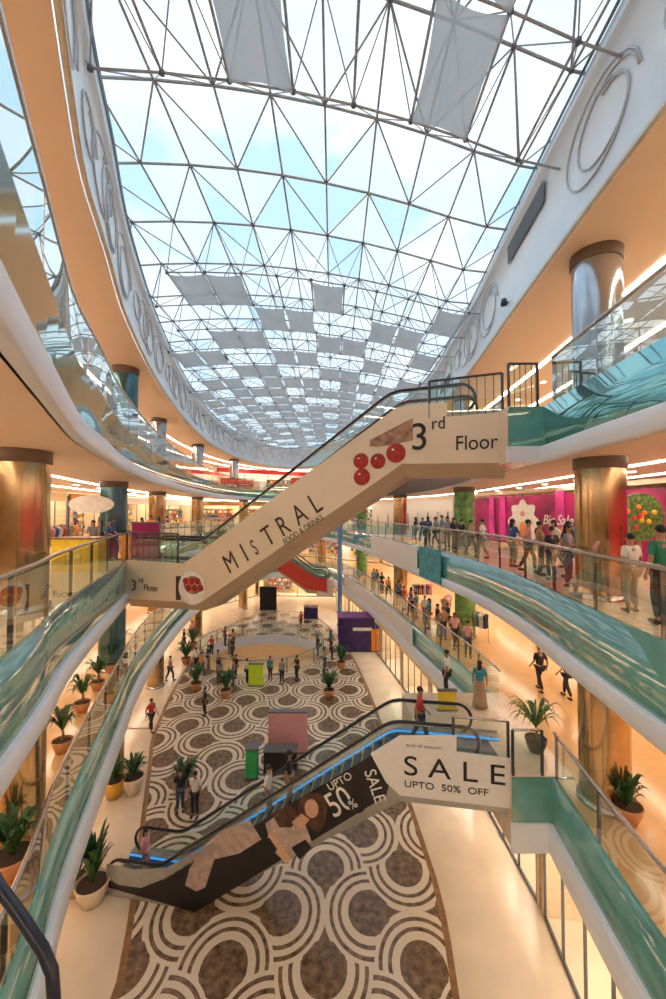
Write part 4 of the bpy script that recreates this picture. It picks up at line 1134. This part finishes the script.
boxthing('standee', 'tall dark poster stand beyond the round opening', 'poster stand', at(271,606,0)+Vector((0,-2.2,0)), (2.0,.15,2.7), 'ad_black')
boxthing('standee', 'magenta poster stand on the left of the middle gallery', 'poster stand', at(146,562,Z2), (1.1,.15,1.5), 'magenta')
boxthing('standee', 'orange box stand beside the magenta poster stand', 'box', at(127,560,Z2), (.45,.45,1.0), 'orange')
boxthing('signboard', 'lime green sign standing in the group at the round opening', 'sign', at(256,686,0), (1.0,.08,1.4), 'lime')
boxthing('signboard', 'yellow warning board on the landing at the escalator head', 'sign', at(447,711,Z1), (.62,.06,.62), 'yellow')
boxthing('kiosk', 'dark kiosk beyond the round opening, right of the tall dark poster stand', 'kiosk', at(311,618,0)+Vector((0,0,0)), (1.5,1.0,1.2), 'purple', 'body')
boxthing('board', 'white board with a red top on the topmost gallery far end', 'board', at(305,500,Z3) if False else Vector((-4,64,Z3)), (5.0,.3,2.2), 'red')
# yellow food kiosk with round sign on the left of the middle gallery
p = at(88,572,Z2)
t = thing('kiosk', 'food kiosk with a yellow counter and round white sign on the middle gallery', 'kiosk', p)
mb = MB(); mb.box(p+Vector((-.5,.4,.55)), (1.6,.7,1.1)); mb.build('counter', 'yellow', t)
mb = MB(); mb.box(p+Vector((-.5,.4,1.13)), (1.7,.8,.06)); mb.build('worktop', 'wood', t)
for sx in (-1.2,.2): mb = MB(); mb.tube([p+Vector((sx,.75,0)), p+Vector((sx,.75,2.6))], .04, 6); mb.build('post', 'steel_dark', t)
mb = MB(); mb.prism([(.8*math.cos(a), .32*math.sin(a)) for a in [2*PI*k/28 for k in range(28)]], lambda a,b,d: p+Vector((-.3+a,.6+d,2.3+b)), 0, .08); mb.build('sign', 'print_white', t)
# round ceiling downlights in the soffits near the camera
for lv, sides in ((3,(3.9,)),(4,(3.9,)),(2,(3.9,))):
    zf, zs, P, N = LEVELS[lv]; S = SA if P is OA else SB; s = 1.0
    while s < S[-1]:
        a,_ = along(P,N,S,3.95,s)
        if a.y > 3 and a.y < 40:
            mb = MB(); mb.lathe((a.x,a.y,zs), [(.0,-.012),(.09,-.012),(.12,-.02),(.12,.0)], 12); o = mb.build('downlight', 'lamp_warm'); tag(o, 'small round downlight in the gallery ceiling', 'light', 'round downlights in the gallery ceilings')
        s += 3.2

# ---------------------------------------------------------------- more shoppers, plants and stands
CL = ['dark_cloth','white_cloth','tan_cloth','grey_cloth','red_cloth','teal_cloth','blue_cloth','pink','dark_cloth','orange']
CN_ = {'dark_cloth':'black','white_cloth':'white','tan_cloth':'tan','grey_cloth':'grey','red_cloth':'red','teal_cloth':'teal','blue_cloth':'blue','pink':'pink','orange':'orange'}
rn = random.Random(5)
for (x0,x1,y0,y1,z,n_,txt) in ((190,235,640,690,0,9,'in the crowd left of the round opening'),(318,332,640,670,0,3,'in the crowd right of the round opening'),(375,430,590,650,Z1,10,'in the crowd far along the lowest gallery'),(470,560,566,600,Z2,5,'passing the magenta hoarding'),(380,450,542,560,Z2,6,'passing the white hoarding'),(196,250,540,556,Z2,5,'on the far left of the middle gallery'),(60,110,545,570,Z2,3,'by the food kiosk on the middle gallery')):
    q = 0; tries = 0
    while q < n_ and tries < 80:
        tries += 1
        c = rn.choice(CL); px = rn.uniform(x0,x1); py = rn.uniform(y0,y1)
        if z == Z1: py = 590+(px-375)*1.05+rn.uniform(-4,10)
        pp = at(px,py,z)
        if z > 1: pp = back(pp)
        if any(abs(w_.z-pp.z) < .5 and (Vector((w_.x,w_.y))-Vector((pp.x,pp.y))).length < .75 for w_ in WHO) or (z == 0 and abs((Vector((pp.x,pp.y))-WC).length-WR) < .7): continue
        q += 1
        person('shopper in a %s top %s' % (CN_[c], txt), pp, rn.uniform(0,6), rn.choice(['walk','stand','lean']), c, rn.choice(['dark_cloth','denim','tan_cloth']), hair=rn.choice(['short','long']), h=rn.uniform(1.58,1.78), group='shoppers with %s tops %s' % (CN_[c], txt))
for q,(px,py) in enumerate([(196,690),(186,664),(193,648),(226,697),(329,697),(341,668)]):
    plant(['nearest','second','third','fourth','fifth','sixth'][q]+' potted shrub around the round floor opening', at(px,py,0), .35,.5, .8,.9,1.6, 44, 'pot_terracotta','leaf', seed=50+q, wid=.12, droop=.5, group='potted shrubs around the round opening')
def rack(label, loc, rz, seed):
    rn = random.Random(seed); t = thing('clothes_rack', label, 'clothes rack', loc, rz); L0 = Vector(loc); R = Matrix.Rotation(rz,3,'Z')
    for sx in (-.7,.7): mb = MB(); mb.tube([L0+R@Vector((sx,0,0)), L0+R@Vector((sx,0,1.5))], .02, 6); mb.build('leg','rail_metal',t)
    mb = MB(); mb.tube([L0+R@Vector((-.75,0,1.5)), L0+R@Vector((.75,0,1.5))], .018, 6); mb.build('bar','rail_metal',t)
    for q in range(9):
        x = -.6+q*.15; mb = MB(); mb.prism([(-.06,1.46),(.06,1.46),(.24,1.36),(.21,1.15),(.16,1.2),(.17,.72),(-.17,.72),(-.16,1.2),(-.21,1.15),(-.24,1.36)], lambda a,b,d: L0+R@Vector((d,a,b)), x, x+.06); mb.build('garment', rn.choice(CL), t)
for q,(px,py,z) in enumerate([(386,606,Z1),(404,622,Z1),(470,640,Z1),(505,570,Z2),(212,560,Z2),(92,560,Z2)]):
    p_ = at(px,py,z); p_ = back(p_, 2.5)
    rack('clothes rack of mixed garments '+['far along the lowest gallery','midway along the lowest gallery','behind the escalator head','before the magenta hoarding','on the left of the middle gallery','by the food kiosk'][q], p_, q*1.1, q)

mb = MB(); mb.lathe((.7,42.6,0), [(.24,0),(.24,13.0)], 16)
t = thing('column', 'slim pale blue pole standing by the far curve of the galleries', 'column', (.7,42.6,0)); mb.build('shaft', 'blue_pole', t)
mb = MB(); mb.lathe((.7,42.6,0), [(.34,0),(.34,.12),(.24,.14)], 16); mb.build('base', 'rail_metal', t)
